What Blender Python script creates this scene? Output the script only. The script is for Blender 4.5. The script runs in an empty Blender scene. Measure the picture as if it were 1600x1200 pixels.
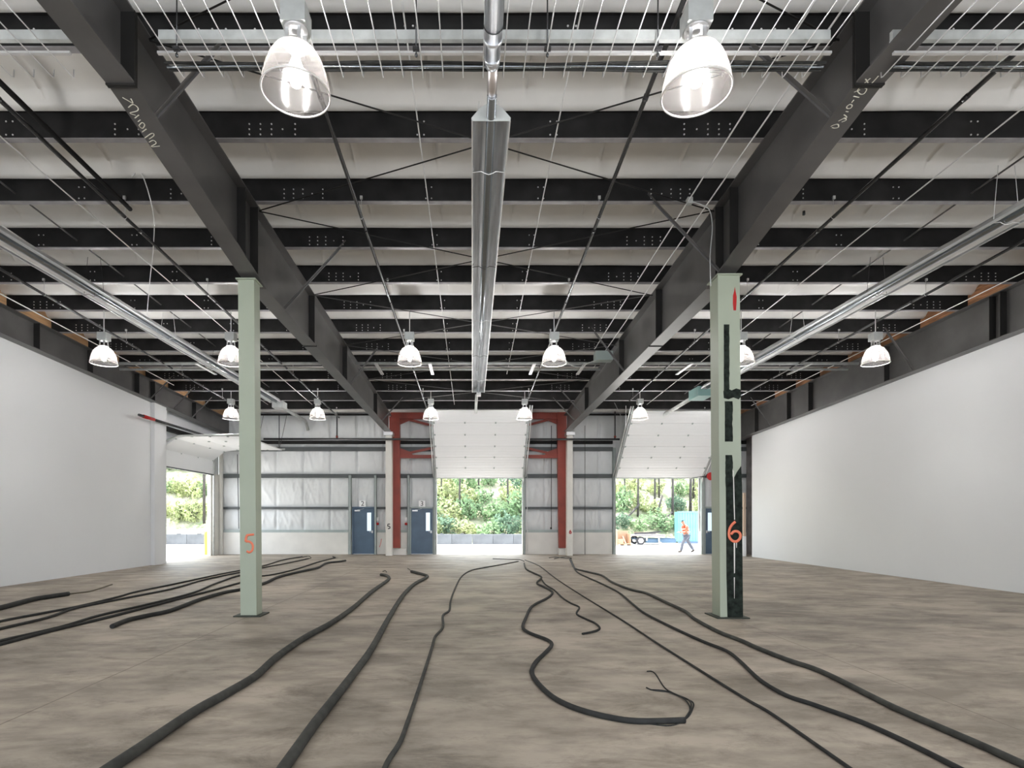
import bpy, bmesh, math, random
from mathutils import Vector, Matrix, noise
random.seed(7)
S = bpy.context.scene
C = S.collection

# ------------------------------------------------------------------ camera, world, sun, exposure
F, CX, CY, CZ = 870.0, 738.0, 811.0, 1.58        # focal length in pixels, vanishing point, eye height
cam = bpy.data.cameras.new('camera')
cam.sensor_fit = 'HORIZONTAL'; cam.sensor_width = 36
cam.lens = 36 * F / 1600
cam.shift_x = (800 - CX) / 1600
cam.shift_y = (CY - 600) / 1600
cam.clip_end = 500
co = bpy.data.objects.new('camera', cam); C.objects.link(co)
co.location = (0, 0, CZ); co.rotation_euler = (math.pi/2, 0, 0)
S.camera = co

w = bpy.data.worlds.new('sky'); S.world = w; w.use_nodes = True
wn = w.node_tree.nodes; wl = w.node_tree.links
bg = wn['Background']
skt = wn.new('ShaderNodeTexSky'); skt.sky_type = 'HOSEK_WILKIE'
skt.sun_direction = Vector((-0.35, 0.45, 0.82)).normalized(); skt.turbidity = 4
mx = wn.new('ShaderNodeMixRGB'); mx.blend_type = 'MIX'; mx.inputs[0].default_value = 0.45
mx.inputs[2].default_value = (0.9, 0.95, 1.0, 1)
wl.new(skt.outputs[0], mx.inputs[1]); wl.new(mx.outputs[0], bg.inputs[0])
bg.inputs[1].default_value = 5.2

sun = bpy.data.lights.new('sun', 'SUN'); sun.energy = 7.5; sun.angle = 0.01; sun.color = (1, 0.96, 0.9)
so = bpy.data.objects.new('sun', sun); C.objects.link(so); so.location = (-10, 40, 30)
so.rotation_euler = Vector((-0.16, 0.10, 0.98)).to_track_quat('Z', 'Y').to_euler()

S.view_settings.view_transform = 'Standard'; S.view_settings.look = 'None'
S.view_settings.gamma = 1; S.view_settings.use_curve_mapping = False
S.view_settings.exposure = 1.08
S.cycles.max_bounces = 10; S.cycles.diffuse_bounces = 6; S.cycles.glossy_bounces = 3
S.cycles.transmission_bounces = 6; S.cycles.transparent_max_bounces = 12
S.cycles.sample_clamp_indirect = 6.0; S.cycles.use_denoising = True
LAMP_W = 100.0

# ------------------------------------------------------------------ helpers
def X_(px, Y): return (px - CX) * Y / F
def Z_(py, Y): return CZ + (CY - py) * Y / F
def FL(px, py, z=0.0):                       # a point of the floor seen at a pixel
    Y = F * (CZ - z) / (py - CY)
    return Vector((X_(px, Y), Y, z))

def mat(name, col, rough=0.6, metal=0.0, nscale=0, namt=0.0, bump=0.0, bscale=None, spec=0.5, stretch=None,
        emis=None, estr=0, alpha=None, coat=0, trans=0):
    m = bpy.data.materials.new(name); m.use_nodes = True
    nt = m.node_tree; b = nt.nodes['Principled BSDF']
    b.inputs['Base Color'].default_value = (*col, 1); b.inputs['Roughness'].default_value = rough
    b.inputs['Metallic'].default_value = metal; b.inputs['Specular IOR Level'].default_value = spec
    b.inputs['Coat Weight'].default_value = coat; b.inputs['Transmission Weight'].default_value = trans
    if emis:
        b.inputs['Emission Color'].default_value = (*emis, 1); b.inputs['Emission Strength'].default_value = estr
    if nscale:
        tc = nt.nodes.new('ShaderNodeTexCoord'); mp = nt.nodes.new('ShaderNodeMapping')
        nt.links.new(tc.outputs['Object'], mp.inputs[0])
        if stretch: mp.inputs['Scale'].default_value = stretch
        n = nt.nodes.new('ShaderNodeTexNoise'); n.inputs['Scale'].default_value = nscale
        n.inputs['Detail'].default_value = 6
        nt.links.new(mp.outputs[0], n.inputs[0])
        r = nt.nodes.new('ShaderNodeValToRGB')
        r.color_ramp.elements[0].position = 0.3; r.color_ramp.elements[1].position = 0.7
        r.color_ramp.elements[0].color = (*[max(0, c*(1-namt)) for c in col], 1)
        r.color_ramp.elements[1].color = (*[min(1, c*(1+namt)) for c in col], 1)
        nt.links.new(n.outputs[0], r.inputs[0]); nt.links.new(r.outputs[0], b.inputs['Base Color'])
        if bump:
            n2 = nt.nodes.new('ShaderNodeTexNoise'); n2.inputs['Scale'].default_value = bscale or nscale*3
            n2.inputs['Detail'].default_value = 4
            nt.links.new(mp.outputs[0], n2.inputs[0])
            bp = nt.nodes.new('ShaderNodeBump'); bp.inputs['Strength'].default_value = bump
            nt.links.new(n2.outputs[0], bp.inputs['Height']); nt.links.new(bp.outputs[0], b.inputs['Normal'])
    return m

class MB:
    def __init__(s): s.v = []; s.f = []; s.sm = []
    def add(s, vs, fs, smooth=False):
        o = len(s.v); s.v += [Vector(p) for p in vs]
        s.f += [[i + o for i in f] for f in fs]; s.sm += [smooth]*len(fs); return s
    def box(s, x0, x1, y0, y1, z0, z1):
        vs = [(x0,y0,z0),(x1,y0,z0),(x1,y1,z0),(x0,y1,z0),(x0,y0,z1),(x1,y0,z1),(x1,y1,z1),(x0,y1,z1)]
        return s.add(vs, [(0,3,2,1),(4,5,6,7),(0,1,5,4),(1,2,6,5),(2,3,7,6),(3,0,4,7)])
    def hexa(s, p):                           # eight corners, bottom four then top four
        return s.add(p, [(0,3,2,1),(4,5,6,7),(0,1,5,4),(1,2,6,5),(2,3,7,6),(3,0,4,7)])
    def bar(s, a, b, wx, wz, up=Vector((0,0,1))):
        a = Vector(a); b = Vector(b); d = (b-a).normalized()
        if abs(d.dot(up)) > .98: up = Vector((0,1,0))
        r = d.cross(up).normalized(); u = r.cross(d).normalized()
        r *= wx/2; u *= wz/2
        return s.hexa([a-r-u, a+r-u, b+r-u, b-r-u, a-r+u, a+r+u, b+r+u, b-r+u])
    def tube(s, pts, r, n=8, caps=True, flat=None):
        pts = [Vector(p) for p in pts]; o = len(s.v); m = len(pts)
        prev = None
        for i, p in enumerate(pts):
            d = (pts[min(i+1, m-1)] - pts[max(i-1, 0)])
            d = d.normalized() if d.length > 1e-9 else Vector((0,0,1))
            if prev is None:
                up = Vector((0,0,1)) if abs(d.z) < .9 else Vector((0,1,0))
                a = d.cross(up).normalized()
            else:
                a = (prev - d*prev.dot(d)).normalized()
            prev = a; b = d.cross(a)
            rr = r[i] if isinstance(r, (list, tuple)) else r
            for k in range(n):
                t = 2*math.pi*k/n
                q = a*math.cos(t)*rr + b*math.sin(t)*rr
                if flat: q = Vector((q[0]*flat[0], q[1]*flat[1], q[2]*flat[2]))
                s.v.append(p + q)
        for i in range(m-1):
            for k in range(n):
                s.f.append([o+i*n+k, o+i*n+(k+1)%n, o+(i+1)*n+(k+1)%n, o+(i+1)*n+k]); s.sm.append(True)
        if caps:
            s.f.append([o+k for k in range(n)][::-1]); s.f.append([o+(m-1)*n+k for k in range(n)]); s.sm += [False]*2
        return s
    def lathe(s, prof, c, n=32, ribs=0, ramp=0.0):       # prof: (radius, z); axis vertical through c
        o = len(s.v); m = len(prof)
        for r, z in prof:
            for k in range(n):
                t = 2*math.pi*k/n
                q = r*(1 + (ramp if (ribs and k % 2) else 0))
                s.v.append(Vector((c[0]+q*math.cos(t), c[1]+q*math.sin(t), c[2]+z)))
        for i in range(m-1):
            for k in range(n):
                s.f.append([o+i*n+k, o+i*n+(k+1)%n, o+(i+1)*n+(k+1)%n, o+(i+1)*n+k]); s.sm.append(True)
        return s
    def prism(s, poly, axis, a, b):           # poly in the two other axes, extruded along axis from a to b
        def P(u, v, t):
            return {'x': (t,u,v), 'y': (u,t,v), 'z': (u,v,t)}[axis]
        n = len(poly)
        vs = [P(u,v,a) for u,v in poly] + [P(u,v,b) for u,v in poly]
        fs = [list(range(n))[::-1], list(range(n, 2*n))] + [[i, (i+1)%n, n+(i+1)%n, n+i] for i in range(n)]
        return s.add(vs, fs)
    def build(s, name, m, parent=None, label=None, cat=None, group=None, kind=None, smooth=None):
        if parent is not None:
            org = wloc(parent)
        else:
            xs = [p.x for p in s.v]; ys = [p.y for p in s.v]; zs = [p.z for p in s.v]
            org = Vector(((min(xs)+max(xs))/2, (min(ys)+max(ys))/2, min(zs)))
        me = bpy.data.meshes.new(name)
        me.from_pydata([tuple(p-org) for p in s.v], [], s.f)
        me.polygons.foreach_set('use_smooth', s.sm if smooth is None else [smooth]*len(s.f))
        bm = bmesh.new(); bm.from_mesh(me); bmesh.ops.recalc_face_normals(bm, faces=bm.faces); bm.to_mesh(me); bm.free()
        me.materials.append(m)
        o = bpy.data.objects.new(name, me); C.objects.link(o)
        if parent is not None: o.parent = parent
        else: o.location = org
        tag(o, label, cat, group, kind)
        return o
def wloc(o):
    l = Vector(o.location)
    while o.parent: o = o.parent; l += Vector(o.location)
    return l
def tag(o, label=None, cat=None, group=None, kind=None):
    if label: o['label'] = label
    if cat: o['category'] = cat
    if group: o['group'] = group
    if kind: o['kind'] = kind
    return o
def thing(name, loc, label=None, cat=None, group=None, kind=None):
    o = bpy.data.objects.new(name, None); C.objects.link(o); o.location = loc; o.empty_display_size = .1
    return tag(o, label, cat, group, kind)
def copy_tree(o, parent=None):
    c = o.copy(); C.objects.link(c)
    if parent: c.parent = parent
    for ch in list(o.children): copy_tree(ch, c)
    return c
def spline(pts, sub=4):
    pts = [Vector(p) for p in pts]; out = []
    n = len(pts)
    for i in range(n-1):
        p0, p1, p2, p3 = pts[max(i-1,0)], pts[i], pts[i+1], pts[min(i+2,n-1)]
        for k in range(sub):
            t = k/sub
            out.append(0.5*((2*p1)+(-p0+p2)*t+(2*p0-5*p1+4*p2-p3)*t*t+(-p0+3*p1-3*p2+p3)*t**3))
    out.append(pts[-1]); return out
ORD = ['first','second','third','fourth','fifth','sixth','seventh','eighth','ninth','tenth','eleventh','twelfth',
       'thirteenth','fourteenth','fifteenth','sixteenth','seventeenth','eighteenth','nineteenth','twentieth']

# ------------------------------------------------------------------ materials
M_purlin = mat('purlin_paint_shaded', (0.017,0.0165,0.0165), 0.7, 0, 3, .35, spec=.15)  # dark paint, darkened further so the web faces look unlit
M_flange = mat('purlin_flange_zinc', (0.30,0.29,0.30), 0.5, 0.3, 5, .2)
M_steel = mat('beam_primer', (0.085,0.082,0.08), 0.36, 0.0, 1.4, .25, .05, 30)
M_steel_shade = mat('beam_primer_shaded', (0.02,0.019,0.018), 0.6, 0.0, 1.4, .25, spec=.2)  # beam primer with the shade of unlit plate faces put into its colour
M_green = mat('column_green_paint', (0.37,0.41,0.32), 0.45, 0, 1.2, .06)
M_green_d = mat('dark_green_primer', (0.013,0.018,0.014), 0.75, 0, 14, .8, spec=.2)
M_cream = mat('cream_paint', (0.72,0.70,0.65), 0.55, 0, 2, .05)
M_red = mat('red_oxide_paint', (0.25,0.036,0.02), 0.5, 0, 2, .2)
M_orange = mat('orange_spray_paint', (0.85,0.22,0.12), 0.6)
M_bright = mat('galvanised', (0.72,0.72,0.72), 0.35, .6)
M_galv = mat('galvanised_dull', (0.55,0.57,0.56), 0.5, .4, 6, .15)
M_alu = mat('reflector_aluminium', (0.80,0.81,0.83), 0.42, 1.0, 3, .18, .04, 12, stretch=(6,.4,6))
M_tube = mat('heater_tube_steel', (0.32,0.35,0.38), 0.22, 1.0)
M_pipe = mat('black_pipe', (0.06,0.06,0.063), 0.25, .5)
M_rod = mat('zinc_rod', (0.8,0.8,0.79), 0.4, .1)
M_black = mat('black_rubber', (0.016,0.016,0.015), 0.8, 0, 12, .4)
M_hose = mat('dusty_cable_jacket', (0.036,0.036,0.031), 0.75, 0, 9, .45)
M_white = mat('door_white_paint', (0.86,0.87,0.88), 0.4, 0, 1, .015)
M_blue = mat('door_blue_paint', (0.075,0.125,0.19), 0.4, 0, 2, .12)
M_jamb = mat('jamb_grey_green', (0.36,0.41,0.40), 0.5, 0, 2, .1)
M_girt = mat('girt_dark', (0.07,0.078,0.08), 0.5, 0, 2, .2)
M_chalk = mat('chalk', (0.72,0.70,0.6), 0.9)
M_plate = mat('white_plate', (0.96,0.96,0.96), 0.5)
M_ink = mat('black_ink', (0.02,0.02,0.02), 0.6)
M_ply = mat('plywood', (0.55,0.33,0.17), 0.6, 0, 6, .25, stretch=(1,.3,4))
M_ply2 = mat('plywood_dark', (0.36,0.17,0.08), 0.6, 0, 9, .5, stretch=(1,.3,4))
M_conc = mat('concrete_wall', (0.74,0.72,0.68), 0.75, 0, 1.5, .06, .05, 30)
M_block = mat('concrete_block', (0.11,0.118,0.128), 0.85, 0, 1.3, .2, .2, 8)
M_redb = mat('red_enamel', (0.45,0.01,0.01), 0.35)
M_glass = mat('door_glass', (0.75,0.85,0.9), 0.08, 0, spec=.5, trans=.9)
M_yellow = mat('yellow_paint', (0.85,0.62,0.06), 0.5)
M_teal = mat('teal_container_paint', (0.12,0.36,0.45), 0.5, 0, 1, .08)
M_wood = mat('crate_wood', (0.34,0.21,0.13), 0.7, 0, 4, .15)
M_bark = mat('bark', (0.055,0.05,0.045), 0.9, 0, 5, .35)
M_tyre = mat('tyre', (0.02,0.02,0.024), 0.8)
M_blackpaint = mat('dark_olive_paint', (0.03,0.035,0.025), .6)

def lamp_mats():
    m = bpy.data.materials.new('prismatic_acrylic'); m.use_nodes = True
    nt = m.node_tree; N = nt.nodes; L = nt.links; N.clear()
    out = N.new('ShaderNodeOutputMaterial')
    tr = N.new('ShaderNodeBsdfTransparent'); tr.inputs[0].default_value = (.93,.94,.95,1)
    tl = N.new('ShaderNodeBsdfTranslucent'); tl.inputs[0].default_value = (.10,.094,.09,1)
    df = N.new('ShaderNodeBsdfDiffuse'); df.inputs[0].default_value = (.03,.028,.027,1)
    gl = N.new('ShaderNodeBsdfGlossy'); gl.inputs['Roughness'].default_value = .15; gl.inputs[0].default_value = (.25,.25,.25,1)
    lw = N.new('ShaderNodeLayerWeight'); lw.inputs[0].default_value = .35
    mr = N.new('ShaderNodeMapRange'); mr.inputs[3].default_value = .38; mr.inputs[4].default_value = 1.0; L.new(lw.outputs['Facing'], mr.inputs[0])
    a0 = N.new('ShaderNodeAddShader'); L.new(tl.outputs[0], a0.inputs[0]); L.new(df.outputs[0], a0.inputs[1])
    a1 = N.new('ShaderNodeMixShader'); a1.inputs[0].default_value = .12; L.new(a0.outputs[0], a1.inputs[1]); L.new(gl.outputs[0], a1.inputs[2])
    a = N.new('ShaderNodeMixShader'); L.new(mr.outputs[0], a.inputs[0]); L.new(tr.outputs[0], a.inputs[1]); L.new(a1.outputs[0], a.inputs[2])
    L.new(a.outputs[0], out.inputs[0])
    return m
M_shade = lamp_mats()
M_bulb = mat('lit_bulb', (1,1,1), .5, emis=(1,.93,.86), estr=9)
M_rim = mat('lamp_rim', (0.85,0.83,0.8), .3, 0.2)

# floor: ground concrete, dusty beige, saw-cut joints
M_floor = mat('concrete_floor', (0.40,0.345,0.28), 0.5, 0, .45, .20, .12, 26, spec=.4)
def floor_mat(m):
    nt = m.node_tree; N = nt.nodes; L = nt.links; b = N['Principled BSDF']
    src = b.inputs['Base Color'].links[0].from_socket
    geo = N.new('ShaderNodeNewGeometry'); sep = N.new('ShaderNodeSeparateXYZ'); L.new(geo.outputs['Position'], sep.inputs[0])
    def line(sock, c, wd):
        s = N.new('ShaderNodeMath'); s.operation = 'SUBTRACT'; s.inputs[1].default_value = c; L.new(sock, s.inputs[0])
        a = N.new('ShaderNodeMath'); a.operation = 'ABSOLUTE'; L.new(s.outputs[0], a.inputs[0])
        t = N.new('ShaderNodeMath'); t.operation = 'LESS_THAN'; t.inputs[1].default_value = wd; L.new(a.outputs[0], t.inputs[0])
        return t.outputs[0]
    cur = None
    for sock, c, wd in ((sep.outputs[0], -3.63, .008), (sep.outputs[0], 4.10, .006), (sep.outputs[1], 9.05, .008), (sep.outputs[1], 16.6, .012)):
        o = line(sock, c, wd)
        if cur is None: cur = o
        else:
            mxx = N.new('ShaderNodeMath'); mxx.operation = 'MAXIMUM'; L.new(cur, mxx.inputs[0]); L.new(o, mxx.inputs[1]); cur = mxx.outputs[0]
    # broad dark stains and fine speckle
    tc = N.new('ShaderNodeTexCoord'); n = N.new('ShaderNodeTexNoise'); n.inputs['Scale'].default_value = 2.2; n.inputs['Detail'].default_value = 9
    n.inputs['Roughness'].default_value = .65
    mp = N.new('ShaderNodeMapping'); mp.inputs['Scale'].default_value = (.5,1,1)
    L.new(tc.outputs['Object'], mp.inputs[0]); L.new(mp.outputs[0], n.inputs[0])
    r = N.new('ShaderNodeValToRGB'); r.color_ramp.elements[0].position = .38; r.color_ramp.elements[0].color = (.60,.59,.58,1)
    r.color_ramp.elements[1].position = .6; r.color_ramp.elements[1].color = (1.06,1.06,1.06,1)
    L.new(n.outputs[0], r.inputs[0])
    mu = N.new('ShaderNodeMixRGB'); mu.blend_type = 'MULTIPLY'; mu.inputs[0].default_value = 1; L.new(src, mu.inputs[1]); L.new(r.outputs[0], mu.inputs[2])
    j = N.new('ShaderNodeMixRGB'); j.blend_type = 'MIX'; j.inputs[2].default_value = (.16,.13,.10,1)
    jm = N.new('ShaderNodeMath'); jm.operation = 'MULTIPLY'; jm.inputs[1].default_value = .8; L.new(cur, jm.inputs[0])
    L.new(jm.outputs[0], j.inputs[0]); L.new(mu.outputs[0], j.inputs[1]); L.new(j.outputs[0], b.inputs['Base Color'])
    n3 = N.new('ShaderNodeTexNoise'); n3.inputs['Scale'].default_value = 1.1; n3.inputs['Detail'].default_value = 12; n3.inputs['Roughness'].default_value = .78
    n3.inputs['Distortion'].default_value = .6
    mp3 = N.new('ShaderNodeMapping'); mp3.inputs['Scale'].default_value = (1.0,2.2,1); L.new(tc.outputs['Object'], mp3.inputs[0]); L.new(mp3.outputs[0], n3.inputs[0])
    r3 = N.new('ShaderNodeValToRGB'); r3.color_ramp.elements[0].position = .36; r3.color_ramp.elements[0].color = (.52,.50,.48,1)
    r3.color_ramp.elements[1].position = .50; r3.color_ramp.elements[1].color = (1,1,1,1); L.new(n3.outputs[0], r3.inputs[0])
    m3 = N.new('ShaderNodeMixRGB'); m3.blend_type = 'MULTIPLY'; m3.inputs[0].default_value = .75
    L.new(j.outputs[0], m3.inputs[1]); L.new(r3.outputs[0], m3.inputs[2]); L.new(m3.outputs[0], b.inputs['Base Color'])
    rr = N.new('ShaderNodeMapRange'); rr.inputs[3].default_value = .50; rr.inputs[4].default_value = .68
    L.new(n.outputs[0], rr.inputs[0]); L.new(rr.outputs[0], b.inputs['Roughness'])
floor_mat(M_floor)
M_wall = mat('white_drywall', (0.74,0.745,0.75), 0.6, 0, .7, .012)
M_insul = mat('white_vinyl_insulation', (0.84,0.83,0.80), 0.42, 0, 1.6, .05, .06, 9)
M_insul_w = mat('wall_vinyl_insulation', (0.71,0.725,0.73), 0.36, 0, 1.6, .05, .05, 14)
M_paving = mat('outdoor_concrete', (0.62,0.60,0.57), 0.9, 0, .3, .08)
M_hill = mat('sandy_hillside', (0.26,0.25,0.17), 0.95, 0, 1.2, .55, .6, 3)
for e_, c_ in zip([n for n in M_hill.node_tree.nodes if n.type == 'VALTORGB'][0].color_ramp.elements, ((.13,.17,.08,1), (.38,.35,.27,1))): e_.color = c_
M_shell = mat('building_shell', (0.5,0.5,0.5), .8)

# ------------------------------------------------------------------ geometry constants
D = 25.0                                   # inner face of the far wall
XL, XR = -11.0, 11.7                       # inner faces of the side walls
SL = 0.0417                                # roof slope
def ztop(Y): return CZ + 5.47 - SL*Y       # underside of the purlins, top of the beams
PD = 0.36                                  # purlin depth
P0, PS = 6.15, 1.395
YR = -7.0                                  # rear of the hall
def PY(n): return P0 + PS*n

# ------------------------------------------------------------------ setting
MB().box(-11.5, 12.9, YR-1, D+.2, -.2, 0).build('floor', M_floor, kind='structure')
def wall_poly(name, x0, x1, y0, y1, a, m):  # side wall whose top follows the roof slope
    MB().hexa([(x0,y0,0),(x1,y0,0),(x1,y1,0),(x0,y1,0),
               (x0,y0,CZ+a-SL*y0),(x1,y0,CZ+a-SL*y0),(x1,y1,CZ+a-SL*y1),(x0,y1,CZ+a-SL*y1)]).build(name, m, kind='structure')
wall_poly('wall_left', XL-.12, XL, YR, 19.05, 4.86, M_wall)
wall_poly('wall_right', XR, XR+.12, YR, 23.3, 4.47, M_wall)
# outer shell (side claddings, roof deck) keeps the daylight out
MB().box(-11.6, -11.5, YR, 19.05, 0, 7.4).build('wall_left', M_shell, kind='structure')
MB().box(12.85, 12.95, YR, D+.25, 0, 7.4).build('wall_right', M_shell, kind='structure')
MB().hexa([(-12.7,YR,ztop(YR)+.75),(12.95,YR,ztop(YR)+.75),(12.95,D+.3,ztop(D)+.75),(-12.7,D+.3,ztop(D)+.75),
           (-12.7,YR,ztop(YR)+.85),(12.95,YR,ztop(YR)+.85),(12.95,D+.3,ztop(D)+.85),(-12.7,D+.3,ztop(D)+.85)]).build('ceiling', M_shell, kind='structure')
# rear wall behind the camera, its wide opening added for fill light
rw = MB()
rw.box(-11.6,-8,YR-.1,YR,0,7.6).box(8,12.95,YR-.1,YR,0,7.6).box(-8,8,YR-.1,YR,5.2,7.6)
rw.build('wall_rear', M_wall, kind='structure')

# ceiling blankets: one sheet draped between the purlins
def ceiling():
    mb = MB()
    prof = [(0.0,.0),(.03,.10),(.10,.155),(.3,.185),(.55,.175),(.72,.15),(.82,.11),(.85,.085),(.90,-.0),(.96,-.03),(1.0,-.0)]
    xs = []; x = -11.5
    seams = [X_(545, 8.3) + 1.28*k for k in range(-9, 10)]
    while x < 12.85: xs.append(x); x += .16
    for s_ in seams: xs += [s_-.035, s_-.012, s_, s_+.012, s_+.035]
    xs = sorted(v for v in xs if -11.5 <= v <= 12.85)
    for n in range(-9, 14):
        y0 = PY(n)+.01; y1 = min(PY(n+1)-.01, D)
        if y1 <= y0: continue
        o = len(mb.v); m = len(prof); ca = random.random()*9
        for i, xx in enumerate(xs):
            ds = min(abs(xx-s_) for s_ in seams)
            seam = .05*math.exp(-(ds/.014)**2)
            for t, h in prof:
                Y = y0 + (y1-y0)*t
                z = ztop(Y) + PD + h + (0.05 if h > .05 else 0)*(1-min(1, ds/.30))
                z += .012*noise.noise(Vector((xx*1.1, n*3.7, t*2+ca))) * (1 if 0 < t < 1 else 0)
                z -= seam if 0.02 < t < .84 else 0
                mb.v.append(Vector((xx, Y, z)))
        for i in range(len(xs)-1):
            for k in range(m-1):
                mb.f.append([o+i*m+k, o+(i+1)*m+k, o+(i+1)*m+k+1, o+i*m+k+1]); mb.sm.append(True)
    return mb
ceiling().build('ceiling', M_insul, kind='structure')

# far wall --------------------------------------------------------------
WX = lambda px: X_(px, D)
WZ = lambda py: Z_(py, D)
XW0, XW1 = -11.3, 12.85
OC = (WX(682.5), WX(816), 0, WZ(747))      # centre overhead door opening
OR_ = (WX(961.5), WX(1094), 0, WZ(747))    # right overhead door opening
D2 = (WX(551.5), WX(585), 0, WZ(793)); D3 = (WX(641.5), WX(677), 0, WZ(793)); D4 = (WX(1101), WX(1134), 0, WZ(793))
openings = [OC, OR_, D2, D3, D4]
def in_open(x, z):
    return any(a < x < b and c <= z < d for a, b, c, d in openings)
sill = WZ(830)
def back_insul():
    mb = MB()
    xs = []; x = XW0
    while x < XW1: xs.append(x); x += .05
    xs += [v for o in openings for v in o[:2]] + [XW1]
    xs = sorted(set(round(v, 4) for v in xs))
    zt = ztop(D)+PD+.1
    zs = []; z = sill
    while z < zt: zs.append(z); z += .07
    zs += [o[3] for o in openings] + [zt]
    zs = sorted(set(round(v, 4) for v in zs))
    girts = [sill, WZ(794), WZ(743), WZ(688), zt]
    seams = [WX(473)+1.21*k for k in range(-7, 17)]
    idx = {}
    def vert(i, j):
        if (i, j) in idx: return idx[(i, j)]
        x, z = xs[i], zs[j]
        g0 = max([g for g in girts if g <= z+1e-6], default=sill); g1 = min([g for g in girts if g > z+1e-6], default=zt+.01)
        t = (z-g0)/max(.01, g1-g0)
        bul = math.sin(math.pi*t)*.10
        ds = min(abs(x-s_) for s_ in seams)
        cr = -.14*math.exp(-(ds/.03)**2)
        wr = 0
        for q in range(3):                       # pulled folds fanning from the girts
            sk_ = (.35, -.28, .05)[q]
            f_ = noise.noise(Vector(((x + sk_*(z-g0))*(3.1+q*1.7), q*9.0 + g0*3, z*.28)))
            wr += (.055, .04, .03)[q]*max(0, 1-abs(f_)*7)**2
        patchy = .35 + .65*max(0, min(1, .5+1.6*noise.noise(Vector((x*.6, 5, g0)))))
        wr = wr*patchy*math.sin(math.pi*min(1, max(0, t)))**.6 + .02*noise.noise(Vector((x*5, 3, z*1.8)))*math.sin(math.pi*t)
        idx[(i, j)] = len(mb.v)
        mb.v.append(Vector((x, D+.14 - bul - wr - cr*math.sin(math.pi*t), z)))
        return idx[(i, j)]
    for i in range(len(xs)-1):
        for j in range(len(zs)-1):
            if in_open((xs[i]+xs[i+1])/2, (zs[j]+zs[j+1])/2): continue
            mb.f.append([vert(i,j), vert(i+1,j), vert(i+1,j+1), vert(i,j+1)]); mb.sm.append(True)
    return mb
back_insul().build('wall_back', M_insul_w, kind='structure')
def slab_with_holes(name, x0, x1, z0, z1, y0, y1, m):
    mb = MB(); xs = sorted(set([x0, x1] + [v for o in openings for v in o[:2] if x0 < v < x1]))
    zs = sorted(set([z0, z1] + [o[3] for o in openings if z0 < o[3] < z1]))
    for a, b in zip(xs, xs[1:]):
        for c, d in zip(zs, zs[1:]):
            if not in_open((a+b)/2, (c+d)/2): mb.box(a, b, y0, y1, c, d)
    return mb.build(name, m, kind='structure')
slab_with_holes('wall_back', XW0-.2, XW1, 0, sill-.02, D-.02, D+.17, M_conc)       # concrete footing wall
slab_with_holes('wall_back', XW0-.2, XW1, 0, 7.3, D+.17, D+.22, M_shell)            # outer cladding
# side strip of exterior wall seen beyond the right wall
wr2 = MB(); wr2.box(12.3, 12.42, 23.3, D, 0, 6.2); wr2.build('wall_right', mat('dim_board', (.16,.15,.15), .7, 0, 3, .3), kind='structure')
# left side wall beyond the pilaster, with the left overhead door opening
XS = -11.3
LO0, LO1, LOZ = 19.95, 24.05, 3.5
wl2 = MB()
wl2.box(XS-.15, XS, LO1, D+.1, 0, 3.55)
wl2.box(XS-.15, XS, 19.05, LO0, 0, 3.55)
wl2.build('wall_left', M_cream, kind='structure')
MB().box(XS-.2, XS-.14, 19.05, D+.1, LOZ+.05, 7).build('wall_left', M_insul_w, kind='structure')
MB().box(XS-.14, XS-.02, 19.8, D, CZ+3.58, CZ+4.08).build('trim_1', M_white, kind='structure')
MB().box(XS-.14, XS+.06, 19.8, D, CZ+3.28, CZ+3.42).build('trim_2', M_purlin, kind='structure')
# plywood infill above the side beams
MB().hexa([(XL-.02,YR,ztop(YR)+.02),(XL+.02,YR,ztop(YR)+.02),(XL+.02,D,ztop(D)+.02),(XL-.02,D,ztop(D)+.02),
           (XL-.02,YR,ztop(YR)+.7),(XL+.02,YR,ztop(YR)+.7),(XL+.02,D,ztop(D)+.7),(XL-.02,D,ztop(D)+.7)]).build('trim_3', M_ply, kind='structure')
MB().hexa([(XR+.0,YR,ztop(YR)+.02),(XR+.04,YR,ztop(YR)+.02),(XR+.04,D,ztop(D)+.02),(XR,D,ztop(D)+.02),
           (XR+.0,YR,ztop(YR)+.7),(XR+.04,YR,ztop(YR)+.7),(XR+.04,D,ztop(D)+.7),(XR,D,ztop(D)+.7)]).build('trim_4', M_ply2, kind='structure')
# left pilaster
MB().box(XL-.1, -10.87, 19.05, 19.78, 0, CZ+3.99).build('pilaster', M_wall, label='white boxed pilaster at the end of the left white wall', cat='pilaster')

# girts on the far wall
def spans(gaps):
    xs = XW0; out = []
    for a, b in sorted(gaps):
        if a > xs: out.append((xs, a))
        xs = max(xs, b)
    if xs < XW1-.4: out.append((xs, XW1-.5))
    return out
big = [(OC[0]-.12, OC[1]+.12), (OR_[0]-.12, OR_[1]+.12)]
dd = [(D2[0]-.22, D2[1]+.12), (D3[0]-.12, D3[1]+.12), (D4[0]-.1, D4[1]+.1)]
gl = [('lowest', 'sill', WZ(828.5), WZ(831.5), big+dd, M_jamb), ('low', 'at door head height', WZ(792.5), WZ(795.2), big+dd, M_girt),
      ('middle', 'level with the head of the overhead doors', WZ(741), WZ(746), big, M_girt), ('upper', 'lower of the close pair near the top', WZ(699), WZ(704.5), big, M_girt),
      ('top', 'upper of the close pair, behind the black pipe', WZ(689), WZ(693), big, M_purlin)]
seg = ['left of the red frame', 'between the middle blue door and the centre doorway', 'right of the centre doorway', 'behind the right green column', 'far right', 'far right end']
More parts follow.
